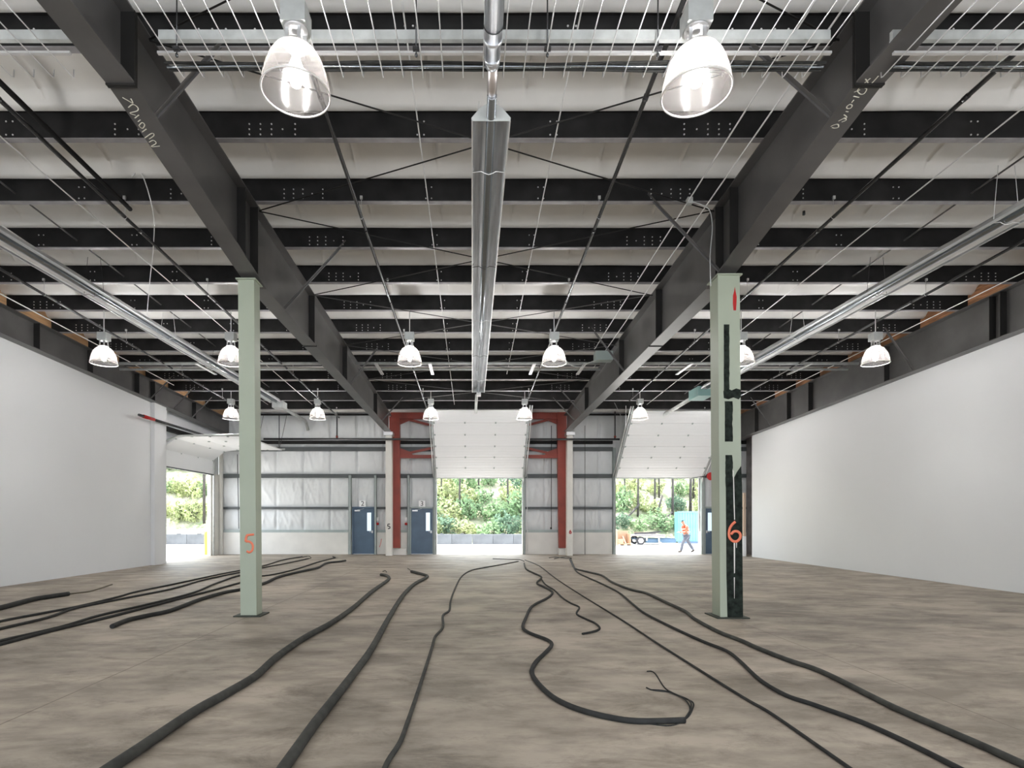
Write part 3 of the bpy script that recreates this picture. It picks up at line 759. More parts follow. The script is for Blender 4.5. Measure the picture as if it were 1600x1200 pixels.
for ry, lst in rows:
    for lx, lab in lst:
        o = proto if first else copy_tree(proto)
        first = False
        o.location = (lx, ry, CZ+3.67)
        vis = lab is not None
        rowname = 'near' if ry < 6 else 'middle' if ry < 15 else 'far'
        if ry < 0: tag(o, 'lit high-bay lamp hanging behind the viewer', 'lamp', 'high-bay lamps behind the viewer')
        elif not vis: tag(o, f'lit high-bay lamp in the {rowname} row outside the picture, {"left" if lx<0 else "right"} side, {"outer" if abs(lx)>8 else "inner"} one', 'lamp', 'high-bay lamps')
        elif ry < 6: tag(o, f'{lab}, lit high-bay with clear ribbed shade', 'lamp', 'high-bay lamps')
        else: tag(o, f'lit high-bay lamp in the {rowname} row, {lab}', 'lamp', 'high-bay lamps')
        ld = bpy.data.lights.new('lamp_light', 'POINT'); ld.energy = LAMP_W; ld.shadow_soft_size = .09; ld.color = (1, .975, .96)
        lo = bpy.data.objects.new('lamp_light', ld); C.objects.link(lo); lo.parent = o; lo.location = (0, 0, .20)

# ------------------------------------------------------------------ tube heaters
def heater(xc, y0, y1, lab, h=4.3):
    z = CZ + h; W = .205
    t = thing('tube_heater', (xc, (y0+y1)/2, z), lab, 'heater', 'radiant tube heaters')
    sh = [(-W,-.0),(-W-.008,.035),(-.115,.15),(-.05,.185),(.05,.185),(.115,.15),(W+.008,.035),(W,0)]
    r = MB(); o = 0
    nseg = max(1, int((y1-y0)/2.2)); L = (y1-y0)/nseg
    for k in range(nseg):
        a, b = y0+k*L, y0+(k+1)*L + (.05 if k < nseg-1 else 0); e = .003*(k % 2)
        o = len(r.v)
        for yy in (a, b):
            for px_, pz_ in sh: r.v.append(Vector((xc+px_*(1+e), yy, z+pz_+e)))
        for i in range(7): r.f.append([o+i, o+i+1, o+8+i+1, o+8+i]); r.sm.append(False)
    r.build('reflector', M_alu, t)
    e = MB()
    for s_ in (-1, 1): e.box(xc+s_*W-.007, xc+s_*W+.007, y0, y1, z-.006, z+.006)
    e.build('reflector_lip', M_bright, t)
    for yy, nm in ((y0-.004, 'end_cap'), (y1, 'end_cap')):
        MB().prism([(xc+a, z+b) for a, b in sh], 'y', yy, yy+.004).build(nm, M_galv, t)
    MB().tube([(xc, y0-.3, z+.055), (xc, y1+.1, z+.055)], .051, 16).build('burner_tube', M_tube, t)
    k = 0; yy = y0 + .9
    while yy < y1-.3:
        w_ = MB(); w_.tube([(xc-.2, yy, z+.005), (xc-.09, yy, z+.02), (xc-.06, yy, z-.0), (xc, yy, z-.02), (xc+.06, yy, z), (xc+.09, yy, z+.02), (xc+.2, yy, z+.005)], .005, 5)
        w_.tube([(xc-.19, yy, z+.03), (xc-.12, yy, ztop(yy)+.01)], .004, 5); w_.tube([(xc+.19, yy, z+.03), (xc+.12, yy, ztop(yy)+.01)], .004, 5)
        w_.build('wire_hanger', M_pipe if k % 2 else M_rod, t); yy += 2.6; k += 1
    return t
hc = heater(.203, 6.02, 18.9, 'long aluminium tube heater hanging down the middle of the ceiling')
MB().box(.203-.055+0, .203+.09, 19.05, 19.35, CZ+4.3-.05, CZ+4.3+.07).build('control_box', M_plate, hc)
MB().tube([(.15,19.35,CZ+4.3), (.14,20.2,CZ+4.2), (.14,21.4,CZ+4.25), (.14,22.0,CZ+4.2)], .05, 10).build('gas_pipe', M_galv, hc)
hl = heater(-7.27, 2.0, 20.6, 'long tube heater hanging on the left, above the left aisle')
MB().box(-7.45, -7.05, 20.7, 21.2, CZ+4.15, CZ+4.4).build('control_box', M_galv, hl)
MB().tube([(-7.25,21.2,CZ+4.25), (-7.3,24.3,CZ+4.3), (-7.32,24.6,CZ+4.2), (-7.3,24.75,CZ+3.95)], .07, 10).build('flue_pipe', M_galv, hl)
hr = heater(7.77, 2.0, 18.4, 'long tube heater hanging on the right, above the right aisle')
MB().box(7.5, 8.0, 18.5, 19.3, CZ+4.1, CZ+4.42).build('control_box', mat('burner_green', (.25,.42,.40), .5), hr)
MB().tube([(7.7,19.3,CZ+4.25), (7.7,21.2,CZ+4.2), (7.7,23.8,CZ+4.2)], .07, 10).build('flue_pipe', M_galv, hr)
# silver exhaust pipe leading to the near end of the middle heater
ep = thing('exhaust_pipe', (.2, 5, CZ+4.4), 'silver exhaust pipe running overhead to the middle heater', 'pipe')
M_flue = mat('flue_steel', (.78,.80,.84), .3, .9)
zz = CZ+4.42
MB().tube([(.19, -1.5, zz), (.19, 5.1, zz)], .085, 24).build('pipe', M_flue, ep)
MB().tube([(.19, 5.1, zz), (.19, 5.14, zz), (.19, 5.145, zz), (.19, 5.35, zz)], [.088,.09,.076,.076], 24).build('reducer', M_flue, ep)
MB().tube([(.19, 5.32, zz), (.195, 5.42, zz), (.2, 5.44, zz)], [.078,.07,.052], 24).build('reducer', M_flue, ep)
MB().tube([(.2, 5.44, zz-.0), (.203, 5.9, CZ+4.355)], .05, 20).build('burner_neck', mat('copper_tint_steel', (.8,.74,.72), .3, .9), ep)
for yy in (4.35, 4.98): MB().tube([(.19+.087*math.cos(a*math.pi/12), yy, zz+.087*math.sin(a*math.pi/12)) for a in range(25)], .005, 5).build('pipe_band', M_pipe, ep)

# ------------------------------------------------------------------ pipes, rods and cables under the roof
def roofline(ratio, a, y0, y1, r, m, name, lab, cat, extra=None, grp=None):
    X = ratio*a; n = 12
    pts = [(X, y0+(y1-y0)*k/n, CZ + a - SL*(y0+(y1-y0)*k/n)) for k in range(n+1)]
    if extra or name == 'sprinkler_pipe':
        t = thing(name, (X, (y0+y1)/2, CZ+a-SL*(y0+y1)/2), lab, cat, grp)
        MB().tube(pts, r, 8).build('pipe', m, t)
        k = PY(0) - 2*PS
        i = 0
        while k < y1:
            if k > y0 and i % 2 == 0:
                z0 = CZ+a-SL*k
                mb = MB(); mb.tube([(X+.0, k+.0, z0), (X+.0, k+.0, ztop(k)+.06)], .005, 5); mb.tube([(X-r-.006, k, z0-.0), (X, k, z0-r-.006), (X+r+.006, k, z0), (X, k, z0+r+.01)], .005, 5)
                mb.box(X-.02, X+.02, k-.03, k+.01, ztop(k)+.03, ztop(k)+.08)
                mb.build('pipe_hanger', M_bright, t)
                # grooved coupling beside the hanger
                MB().tube([(X, k+.35, CZ+a-SL*(k+.35)), (X, k+.42, CZ+a-SL*(k+.42))], r*1.18, 10).build('coupling', M_pipe if a < 5.39 else m, t)
            k += PS; i += 1
        return t
    return MB().tube(pts, r, 6).build(name, m, label=lab, cat=cat, group=grp)
sp = 'sprinkler branch pipes'
roofline(.39, 5.22, 3, 20.5, .028, M_pipe, 'sprinkler_pipe', 'black sprinkler pipe right of the middle heater, inside the centre bay', 'pipe', grp=sp)
roofline(-.341, 5.22, 3, 24, .028, M_pipe, 'sprinkler_pipe', 'black sprinkler pipe left of the middle heater, inside the centre bay', 'pipe', grp=sp)
roofline(1.11, 5.22, 3, 20.5, .028, M_pipe, 'sprinkler_pipe', 'black sprinkler pipe in the right bay, just right of the right main beam', 'pipe', grp=sp)
roofline(1.83, 5.22, 3, 23, .028, M_pipe, 'sprinkler_pipe', 'black sprinkler pipe in the right bay, beside the right edge beam', 'pipe', grp=sp)
roofline(-1.068, 5.22, 3, 23, .028, M_pipe, 'sprinkler_pipe', 'black sprinkler pipe in the left bay, just left of the left main beam', 'pipe', grp=sp)
roofline(-1.728, 5.22, 3, 23, .028, M_pipe, 'sprinkler_pipe', 'black sprinkler pipe in the left bay, near the left edge beam', 'pipe', grp=sp)
rg = 'thin bridging rods under the purlins'
for ratio, a, y0, y1, r, lab in ((-.130, 5.44, 4, 22, .009, 'thin pale rod left of the middle heater'), (.205, 5.44, 4, 18, .009, 'thin pale rod right of the middle heater'),
        (1.268, 5.44, 3, 22, .010, 'thin pale rod in the right bay, left of the right heater'), (2.042, 5.40, 3, 22, .010, 'thin pale rod along the right edge beam'),
        (-1.163, 5.44, 3, 22, .010, 'thin pale rod in the left bay beside the inner sprinkler pipe'), (-1.485, 5.44, 3, 22, .010, 'thin pale rod in the left bay above the left heater'),
        (-1.90, 5.36, 3, 19, .012, 'thin pale rod along the left edge beam')):
    roofline(ratio, a, y0, y1, r, M_rod, 'bridging_rod', lab, 'rod', grp=rg)
roofline(1.43, 5.60, 3, 21, .014, M_steel, 'bridging_rod', 'thin dark rod through the purlins in the right bay', 'rod', grp=rg)
roofline(-1.31, 5.60, 3, 21, .014, M_steel, 'bridging_rod', 'thin dark rod through the purlins in the left bay', 'rod', grp=rg)
cg = 'conduits beside the right main beam'
roofline(.633, 5.40, 3, 15.5, .012, M_rod, 'electrical_conduit', 'pale conduit left of the right main beam, the one nearer the middle heater', 'conduit', grp=cg)
roofline(.695, 5.40, 4.6, 17.5, .012, M_rod, 'electrical_conduit', 'pale conduit close beside the right main beam', 'conduit', grp=cg)
jb = thing('junction_box', (X_(1075, 8.9), 8.9, Z_(318, 8.9)), 'grey junction box with a loose cable beside the right main beam', 'junction box')
MB().box(X_(1071,8.9), X_(1079,8.9), 8.8, 8.9, Z_(322,8.9), Z_(313,8.9)).build('box', M_galv, jb)
MB().tube(spline([(X_(1079,8.9), 8.85, Z_(318,8.9)), (X_(1095,8.9), 8.85, Z_(323,8.9)), (X_(1107,8.9), 8.85, Z_(332,8.9)), (X_(1110,8.9), 8.83, Z_(360,8.9)), (X_(1109.5,8.8), 8.8, Z_(400,8.8)), (X_(1110.5,8.8), 8.8, Z_(447,8.8))]), .008, 6).build('cable', M_galv, jb)

# X-bracing rods of the centre bay
node = [2.9, 6.0, 9.1, 12.2, 15.3, 18.5, 21.6]
nz = lambda Y: CZ + 5.42 - SL*Y
for k in range(len(node)-1):
    a, b = node[k], node[k+1]
    for p, q, dr in (((-3.48,a),(3.95,b),'away from left beam to right'), ((-3.48,b),(3.95,a),'nearer from left beam to right')):
        MB().tube([(p[0],p[1],nz(p[1])-.012*(1 if 'away' in dr else 0)), (q[0],q[1],nz(q[1])-.012*(1 if 'away' in dr else 0))], .0095, 6).build('bracing_rod', M_steel_shade if k < 3 else M_steel,
            label=f'thin dark bracing rod going {dr}, {ORD[k]} crossing from near', cat='rod', group='crossed roof bracing rods')

# wire cable tray near the camera: channel rail, J-shaped wires, black cables
def tray(x0, x1, lab, seglab):
    zt_ = CZ + 4.42
    t = thing('cable_tray', ((x0+x1)/2, 5.3, zt_), lab, 'cable tray')
    MB().box(x0, x1, 5.30, 5.34, zt_+.16, zt_+.24).box(x0, x1, 5.30, 5.345, zt_+.148, zt_+.16).build('rail', M_galv, t)
    MB().box(x0, x1, 5.28, 5.31, zt_+.0, zt_+.022).build('rail', M_bright, t)
    x = x0 + .1; k = 0
    while x < x1-.02:
        MB().tube([(x, 4.62, zt_+.10), (x, 4.64, zt_), (x, 5.56, zt_), (x, 5.585, zt_+.01), (x, 5.59, zt_+.09)], .0058, 6).build('tray_wire', M_bright, t)
        x += .2; k += 1
    return t
tr1 = tray(X_(247, 5.3), X_(1298, 5.3), 'wire cable tray overhead in the centre bay, near edge of the picture', '')
tr2 = tray(X_(1395, 5.3), 11.4, 'wire cable tray overhead in the right bay, near edge of the picture', '')
tr3 = tray(-10.7, RX[1]-.2, 'wire cable tray overhead in the left bay, outside the left main beam', '')
for (a, b, nc, lab) in ((X_(258,5.45), X_(1290,5.45), 5, 'in the centre bay tray'), (X_(1400,5.45), 11.3, 5, 'in the right bay tray')):
    for k in range(nc):
        pts = []; n = 30
        for i in range(n+1):
            x = a + (b-a)*i/n
            pts.append((x, 5.44+.022*k + .03*noise.noise(Vector((x*.7, k*5, 0))), CZ+4.42+.038+.012*(k % 2) + .010*noise.noise(Vector((x*.9, 9, k*3)))))
        MB().tube(pts, .0135 if k else .011, 6).build('tray_cable', M_black if k != 2 else M_tube, label=f'{"grey" if k == 2 else "black"} cable lying {lab}, {ORD[k]} from the near side', cat='cable', group='cables in the trays')
for xx, lab in ((X_(857,5.2), 'right of the silver exhaust pipe'), (X_(649,5.2), 'left of the silver exhaust pipe'), (X_(270,5.2), 'at the left end of the tray'), (X_(1032,5.2), 'left of the large right lamp')):
    mb = MB(); mb.tube([(xx, 5.27, CZ+4.37), (xx, 5.27, ztop(5.3)+.2)], .007, 6); mb.box(xx-.03, xx+.03, 5.245, 5.295, CZ+4.43, CZ+4.455); mb.lathe([(0,-.03),(.014,-.02),(.014,0),(0,0)], (xx,5.27,CZ+4.40), 8)
    mb.build('tray_hanger', M_pipe, label=f'dark threaded rod holding the cable tray, {lab}', cat='hanger', group='threaded rods of the cable tray')

# far cable ladder and conduits between the eighth and ninth purlins
for k, (yy, zo, r, lab) in enumerate(((16.3, 4.55, .045, 'upper'), (16.75, 4.50, .035, 'lower'))):
    for a, b, bay in ((-10.6, -3.9, 'left bay'), (-3.4, 3.85, 'centre bay'), (4.35, 11.3, 'right bay')):
        MB().tube([(a, yy, CZ+zo), (b, yy, CZ+zo)], r, 8).build('conduit_run', M_galv, label=f'{lab} grey conduit crossing the {bay} at the far end of the ceiling', cat='conduit', group='grey conduits crossing the bays')
for px in (595, 675, 830, 905, 1063, 1240, 330):
    MB().bar((X_(px,16.9), 16.0, CZ+4.47), (X_(px,16.9), 17.2, CZ+4.47), .09, .03).build('conduit_support', M_bright, label=f'short pale support bar under the far conduits, {"left of the left main beam" if px<500 else "left of the middle heater, outer one" if px<600 else "left of the middle heater, inner one" if px<700 else "right of the middle heater, inner one" if px<850 else "right of the middle heater, outer one" if px<950 else "just right of the right main beam" if px<1100 else "in the right bay"}', cat='support', group='support bars of the far conduits')
tb = thing('panel_box', (X_(945,15.6), 15.6, Z_(562,15.6)), 'grey-green metal box tucked against the right main beam near the far conduits', 'box')
MB().box(X_(931,15.6), X_(958,15.6), 15.6, 15.9, Z_(562,15.6), Z_(548,15.6)).build('housing', mat('box_green', (.32,.38,.36), .5), tb)
MB().tube(spline([(X_(931,15.6),15.6,Z_(563,15.6)), (X_(918,15.6),15.6,Z_(568,15.6)), (X_(907,15.6),15.6,Z_(573,15.6)), (X_(893,15.6),15.6,Z_(571,15.6)), (X_(884,15.6),15.6,Z_(563,15.6))]), .012, 6).build('conduit', M_galv, tb)

MB().tube(spline([(X_(212,8.9),8.8,ztop(8.9)+.3), (X_(226,8.9),8.8,Z_(275,8.9)), (X_(239,8.9),8.9,Z_(330,8.9)), (X_(240,10),10,Z_(380,10)), (X_(234,11.5),11.5,Z_(440,11.5)), (X_(229,13),13,Z_(500,13))]), .008, 6).build('hanging_cable', M_rod,
    label='thin grey cable hanging from the roof to the left heater', cat='cable')
roofline(-1.027, 5.35, 6.2, 8.95, .035, M_purlin, 'spare_bar', 'short thick dark bar under the roof at the upper left', 'bar')
MB().tube([(X_(1255,9.4),9.4,ztop(9.5)+.1), (X_(1256,9.4),9.4,Z_(331,9.4)), (X_(1256,9.4),9.4,Z_(330,9.4)), (X_(1256,9.4),9.4,Z_(336,9.4))], [.006,.006,.022,.022], 8).build('plug_cable', M_pipe,
    label='short cord with a dark plug hanging from the second purlin in the right bay', cat='cable')
# black main pipe along the far wall with drops, and the pipe over the left doorway
mp_ = thing('main_pipe', (0, 23.8, Z_(686.5, 23.8)), 'black sprinkler main running along the top of the far wall', 'pipe')
MB().tube([(X_(412,23.8), 23.8, Z_(686,23.8)), (X_(968,23.8), 23.8, Z_(686.5,23.8))], .045, 10).build('pipe', M_pipe, mp_)
for px in (526.5, 961):
    MB().tube([(X_(px,23.8), 23.8, Z_(686,23.8)), (X_(px,23.8), 23.8, Z_(643,23.8))], .028, 8).build('riser', M_pipe, mp_)
    MB().tube([(X_(px,23.8), 23.8, Z_(684,23.8)), (X_(px,23.8), 23.8, Z_(681,23.8))], .05, 8).build('tee_fitting', M_red, mp_)
dp = thing('drain_pipe', (X_(861,24.8), 24.8, Z_(826,24.8)), 'thin dark pull pipe on the far wall right of the centre doorway', 'pipe')
MB().tube([(X_(861.5,24.85), 24.85, Z_(665,24.85)), (X_(861.5,24.85), 24.85, Z_(826,24.85))], .013, 6).build('pipe', M_pipe, dp)
MB().tube([(X_(861,24.85), 24.85, Z_(827,24.85)), (X_(861,24.85), 24.85, Z_(824,24.85))], .035, 8).build('end_fitting', M_pipe, dp)
MB().tube([(X_(914,24.85), 24.85, Z_(665,24.85)), (X_(914,24.85), 24.85, Z_(866,24.85))], .012, 6).build('wall_conduit', M_pipe, label='thin dark conduit running down the far wall between red frame and right doorway', cat='conduit')
MB().tube([(X_(824,24.8), 24.8, Z_(862,24.8)), (X_(823.5,24.8), 24.8, Z_(720,24.8))], .012, 6).build('pull_chain', M_rod, label='pale hanging door chain right of the centre doorway', cat='chain')
MB().tube([(X_(373,24.85), 24.85, Z_(826,24.85)), (X_(371,24.85), 24.85, Z_(710,24.85))], .018, 6).build('wall_conduit', M_girt, label='dark conduit on the far wall just left of the left green column', cat='conduit')
lp = thing('side_pipe', (-10.7, 20, CZ+3.35), 'dark pipe with a red coupling poking through the left wall end', 'pipe')
MB().tube([(-10.72, 17.9, CZ+3.35), (-10.72, 24.3, CZ+3.35)], .042, 10).build('pipe', M_pipe, lp)
MB().tube([(-10.72, 18.15, CZ+3.35), (-10.72, 18.75, CZ+3.35)], .058, 10).build('coupling', M_redb, lp)
bell = thing('alarm_bell', (X_(1108,23.6), 23.6, Z_(751,23.6)), 'red fire alarm bell on the far wall, half behind the right green column', 'bell')
MB().tube([(X_(1109,23.6), 23.5, Z_(744.5,23.6)), (X_(1109,23.6), 23.62, Z_(744.5,23.6))], [.17,.12], 20).build('gong', M_redb, bell)
MB().tube([(X_(1103,23.6), 23.55, Z_(744,23.6)), (X_(1100,23.6), 24.9, Z_(744,23.6))], .03, 8).build('bracket', M_pipe, bell)
MB().box(X_(1162,24),X_(1165.5,24), 24.0, 24.1, 0, Z_(770,24)).build('wood_stud', mat('stud_wood', (.75,.58,.45), .7), label='pale wooden stud standing just right of the right green column', cat='stud')
sb = MB().box(X_(1161,23.6),X_(1166,23.6), 23.6, 23.8, 0, Z_(838,23.6)).build('foam_stack', M_plate, label='white stack of boards on the floor right of the right green column', cat='boards')

# ------------------------------------------------------------------ cables on the floor
def cable(pts, r, lab, m=None, name='floor_cable', lift=None, rr=None, cat='cable'):
    r *= .86
    P = [FL(x, y, r*.9) for x, y in pts]
    P = spline(P, 5)
    for i, p in enumerate(P):
        p.z = r*.98 + (lift or 0)
    return MB().tube(P, rr or r, 10).build(name, m or M_hose, label=lab, cat=cat, group='cables lying on the concrete floor')
cable([(110,1240),(150,1215),(215,1172),(275,1131),(312,1107),(350,1086),(400,1056),(432,1027),(475,997),(520,972),(555,947),(580,925),(600,911),(608,904),(604,899.5),(595,898)], .045, 'thick dusty black cable on the floor, left one of the two thick ones')
cable([(420,1235),(440,1205),(468,1165),(492,1131),(520,1095),(551,1055),(580,1015),(605,970),(625,937),(637,922),(650,911),(667,902),(665,899),(653,895.5),(643,893)], .045, 'thick dusty black cable on the floor, right one of the two thick ones')
cable([(604,894),(602,891.5),(598,893)], .012, 'short loose wire end beyond the left thick cable')
cable([(643,893),(640,890),(637,888)], .010, 'short loose wire end beyond the right thick cable')
cable([(592,1222),(606,1190),(625,1160),(636,1131),(650,1090),(664,1047),(675,1012),(680,995),(692,980),(692,962),(702,954),(704,940),(710,922),(721,901),(737,891),(762,886),(790,881),(810,877)], .021, 'thin wavy cable right of the two thick ones, running to the centre doorway')
cable([(770,873),(795,874),(811,874.3),(819,877)], .016, 'short thin cable at the centre doorway threshold')
cable([(819,880),(822,889),(833,895),(842,899),(846,903),(839,911),(850,917),(863,925),(856,934),(832,947),(822,965),(817,980),(827,989),(855,1000),(862,1008),(852,1020),(837,1035),(831,1050),(840,1067),(865,1090),(900,1107),(947,1120),(997,1127),(1070,1125.5)], .027, 'black cable winding in S-curves across the middle of the floor', M_black)
for k, (pts, lab) in enumerate((([(1068,1125),(1076,1119),(1082,1108),(1083,1098),(1070,1091),(1052,1083),(1038,1074),(1025,1054),(1018,1049),(1011,1049)], 'longest of the stripped wires at the winding cable end'),
        ([(1068,1125),(1075,1117),(1080,1104),(1077,1095),(1062,1088),(1045,1082),(1020,1079),(1010,1075)], 'middle one of the stripped wires at the winding cable end'),
        ([(1068,1126),(1073,1120),(1078,1110),(1075,1100),(1064,1090),(1040,1081),(1016,1079)], 'shortest of the stripped wires at the winding cable end'))):
    cable(pts, .007, lab, M_black, name='stripped_wire', lift=.004*k, cat='wire')
cable([(975,1124),(1040,1134),(1066,1128)], .006, 'thin bare wire under the winding cable end', M_black, name='stripped_wire', cat='wire')
cable([(847,906),(851,912),(858,917),(866,922),(880,935),(893,943),(905,949),(901,959),(915,967),(930,974),(937,982),(927,987),(910,990.5)], .018, 'black cable ending in a hook shape in the middle of the floor', M_black)
cable([(820,875),(842,884),(870,905),(910,931),(972,969),(1022,1002),(1085,1042),(1160,1089),(1197,1110),(1230,1132),(1290,1174),(1350,1216)], .015, 'long thin black cable running diagonally, right of the winding one', M_black)
cable([(890,874),(893,880),(896,886),(905,896),(940,912),(967,926),(990,945),(1010,960),(1060,985),(1100,1003),(1135,1017),(1155,1032),(1187,1062),(1227,1086),(1265,1099),(1310,1115),(1355,1132),(1425,1164),(1520,1212)], .022, 'black cable running to the lower right, inner one of the pair passing the right column', M_black)
cable([(892,874),(896,884),(900,889),(920,894),(940,899),(957,910),(985,921),(1010,927),(1040,941),(1070,955),(1085,967),(1122,987),(1160,1002),(1182,1012),(1230,1031),(1272,1045),(1310,1062),(1385,1100),(1457,1132),(1540,1168),(1640,1214)], .030, 'black cable running to the lower right, outer one of the pair passing the right column')
cable([(858,871.5),(868,870.5),(880,872),(893,872.5),(884,870),(866,873)], .014, 'small tangle of black cable at the foot of the red frame', M_black)
cable([(-80,967),(0,950),(50,937),(80,932),(107,928)], .052, 'short thick black cable beside the left white wall', M_black)
cable([(107,928),(125,926),(140,924),(160,918),(175,913)], .018, 'pale stripped end of the thick cable beside the left wall', mat('stripped_core', (.13,.11,.08), .6))
cable([(-70,988),(0,971),(62,959),(125,947),(187,932),(212,925),(275,912),(345,897),(377,891),(412,884),(442,875),(472,870)], .024, 'black cable crossing the left floor, farthest of the long ones', M_black)
cable([(-70,1002),(0,983),(75,965),(120,950),(200,934),(270,920),(320,906),(377,894),(412,887),(444,881),(482,873)], .024, 'black cable crossing the left floor, second farthest of the long ones', M_black, lift=.003)
cable([(-60,1018),(0,1002),(95,980),(155,962),(225,946),(300,927),(337,912),(377,899),(412,900),(457,891),(495,879),(518,873),(524,871.5),(520,870)], .024, 'black cable crossing the left floor, third farthest of the long ones', M_black, lift=.003)
cable([(-60,1024),(0,1007),(87,984),(175,963),(275,937),(330,923),(377,910),(395,905)], .026, 'black cable crossing the left floor, nearest of the long ones', M_black)
cable([(175,979),(200,969),(230,962),(267,954),(312,937),(350,926),(377,921),(412,912),(437,901),(475,892),(497,887),(510,880),(530,877.5),(540,876)], .040, 'thick black cable starting behind the left green column with its cut end on the floor', M_black)
cable([(473,870.5),(482,869),(486,872),(478,873)], .014, 'loose wire ends on the floor near the left blue door', M_black)

# ------------------------------------------------------------------ outdoors
def zg(Y): return 0 if Y < 25.2 else -.06*(Y-25.2)/1.5 if Y < 26.7 else max(-.26, -.06 - .015*(Y-26.7))
gmb = MB(); ys = [D+.2, 25.6, 26.7, 30, 34, 40, 60]
for a, b in zip(ys, ys[1:]):
    gmb.add([(-60,a,zg(a)),(60,a,zg(a)),(60,b,zg(b)),(-60,b,zg(b))], [(0,1,2,3)])
gmb.add([(-60,8,-.02),(-11.5,8,-.02),(-11.5,D+.2,-.02),(-60,D+.2,-.02)], [(0,1,2,3)])
gmb.build('ground', M_paving, kind='structure')
def hz(x, y):
    d = max(0, y-42.6)
    dl_ = max(0, -26 - x)
    h = zg(60) + .55*d**1.02 * (1 if y > 42.6 else 0)
    h2 = .62*dl_
    return max(h, zg(60)+h2) - .0 + (.5*noise.noise(Vector((x*.25, y*.25, 0))) + .2*noise.noise(Vector((x*.9,y*.9,4)))) * min(1, (d+dl_)/3) - (0.03 if d+dl_ == 0 else 0)
hm = MB(); nx, ny = 110, 62
for j in range(ny+1):
    for i in range(nx+1):
        x = -62 + 124*i/nx; y = 5 + 57*j/ny
        if y < 42.6 and x > -26.0: pass
        hm.v.append(Vector((x, y, hz(x, y))))
for j in range(ny):
    for i in range(nx):
        x = -62 + 124*(i+.5)/nx; y = 5 + 57*(j+.5)/ny
        if y < 41.5 and x > -25.5: continue
        a = j*(nx+1)+i; hm.f.append([a, a+1, a+nx+2, a+nx+1]); hm.sm.append(True)
hm.build('hillside', M_hill, kind='structure')

# lock-block barrier
def block():
    mb = MB(); mb.box(-.74,.74,-.37,.37,0,.72); mb.box(-.12,.12,-.1,.1,.72,.78)
    return mb
bproto = None; k = 0
def place_block(x, y, rz, lab, grp):
    global bproto
    if bproto is None:
        bproto = block().build('concrete_block', M_block); o = bproto
    else: o = bproto.copy(); C.objects.link(o)
    o.location = (x, y, zg(y)); o.rotation_euler = (0,0,rz); tag(o, lab, 'block', grp)
for i in range(-2, 11):
    x = -1.5 + 1.5*i + .75 - 1.5
    if -4 < x < 7.5:
        k += 1; place_block(x, 41.0 + random.uniform(-.04,.04), 0, f'grey concrete barrier block beyond the centre doorway, {ORD[k-1]} from the left', 'barrier blocks beyond the centre doorway')
for i in range(5):
    place_block(-24.6+1.5*i, 41.0, 0, f'grey concrete barrier block beyond the left doorway, {ORD[i]} from the left', 'barrier blocks beyond the left doorway')
# yellow bollard
bo = thing('bollard', (X_(322.5, 24.6), 24.6, 0), 'yellow bollard outside the left doorway', 'bollard')
MB().lathe([(0,0),(.085,0),(.085,.93),(.07,1.0),(0,1.03)], (X_(322.5,24.6)-.0, 24.6, 0), 16).build('post', M_yellow, bo)
# utility pole seen through left doorway
MB().tube([(X_(319,44), 44, 1.2), (X_(319,44), 44, 12)], .11, 10).build('utility_pole', M_bark, label='brown pole on the slope seen through the left doorway', cat='pole')

# teal container
ct = thing('shipping_container', (X_(1075,43), 43, zg(43)), 'teal metal container outside the right doorway', 'container')
cx0, cx1, cyf = X_(1060,42), X_(1060,42)+2.9, 42.0
cz0 = zg(42)
ct_m = MB(); ct_m.box(cx0, cx1, cyf+.03, cyf+.8, cz0+.12, cz0+2.38)
i = 0; x = cx0+.12
while x < cx1-.1: ct_m.box(x, x+.09, cyf, cyf+.05, cz0+.18, cz0+2.3); x += .2
ct_m.build('body', M_teal, ct)
MB().box(cx0-.03, cx1+.03, cyf-.03, cyf+.1, cz0, cz0+.16).build('base_rail', M_blue, ct)
MB().box(cx0-.03, cx1+.03, cyf-.03, cyf+.1, cz0+2.3, cz0+2.42).build('top_rail', M_teal, ct)
MB().box(cx0+.0, cx1, cyf-.02, cyf+.02, cz0+1.27, cz0+1.31).build('side_band', M_teal, ct)

# pallet with crate
pl = thing('pallet', (X_(975,38), 38, zg(38)), 'wooden pallet outside at the left edge of the right doorway', 'pallet')
px0, px1 = X_(962,38), X_(985,38); gz = zg(38)
for j in range(3): MB().box(px0+(px1-px0-.1)*j/2, px0+(px1-px0-.1)*j/2+.1, 37.6, 38.6, gz, gz+.1).build('runner', M_wood, pl)
MB().box(px0, px1, 37.6, 38.6, gz+.1, gz+.13).build('deck', M_wood, pl)
cr = thing('wooden_crate', ((px0+px1)/2, 38.1, gz+.13), 'open pale wooden crate standing on the pallet', 'crate')
MB().box(px0+.03, px1-.03, 38.45, 38.5, gz+.13, gz+1.0).build('back_board', M_wood, cr)
MB().box(px0+.03, px0+.07, 37.7, 38.45, gz+.13, gz+1.0).build('side_board', M_wood, cr)
MB().box(px1-.1, px1-.06, 37.7, 38.45, gz+.13, gz+.8).build('side_board', M_wood, cr)
MB().box(px0+.05, px0+.45, 37.7, 38.1, gz+.13, gz+.45).build('timber_box', M_wood, label='small pale timber box on the pallet', cat='box')
MB().bar((px0+.62, 37.75, gz+.14), (px0+.56, 38.3, gz+.62), .08, .05).build('timber_plank', M_wood, label='short pale timber plank leaning in the crate', cat='plank')

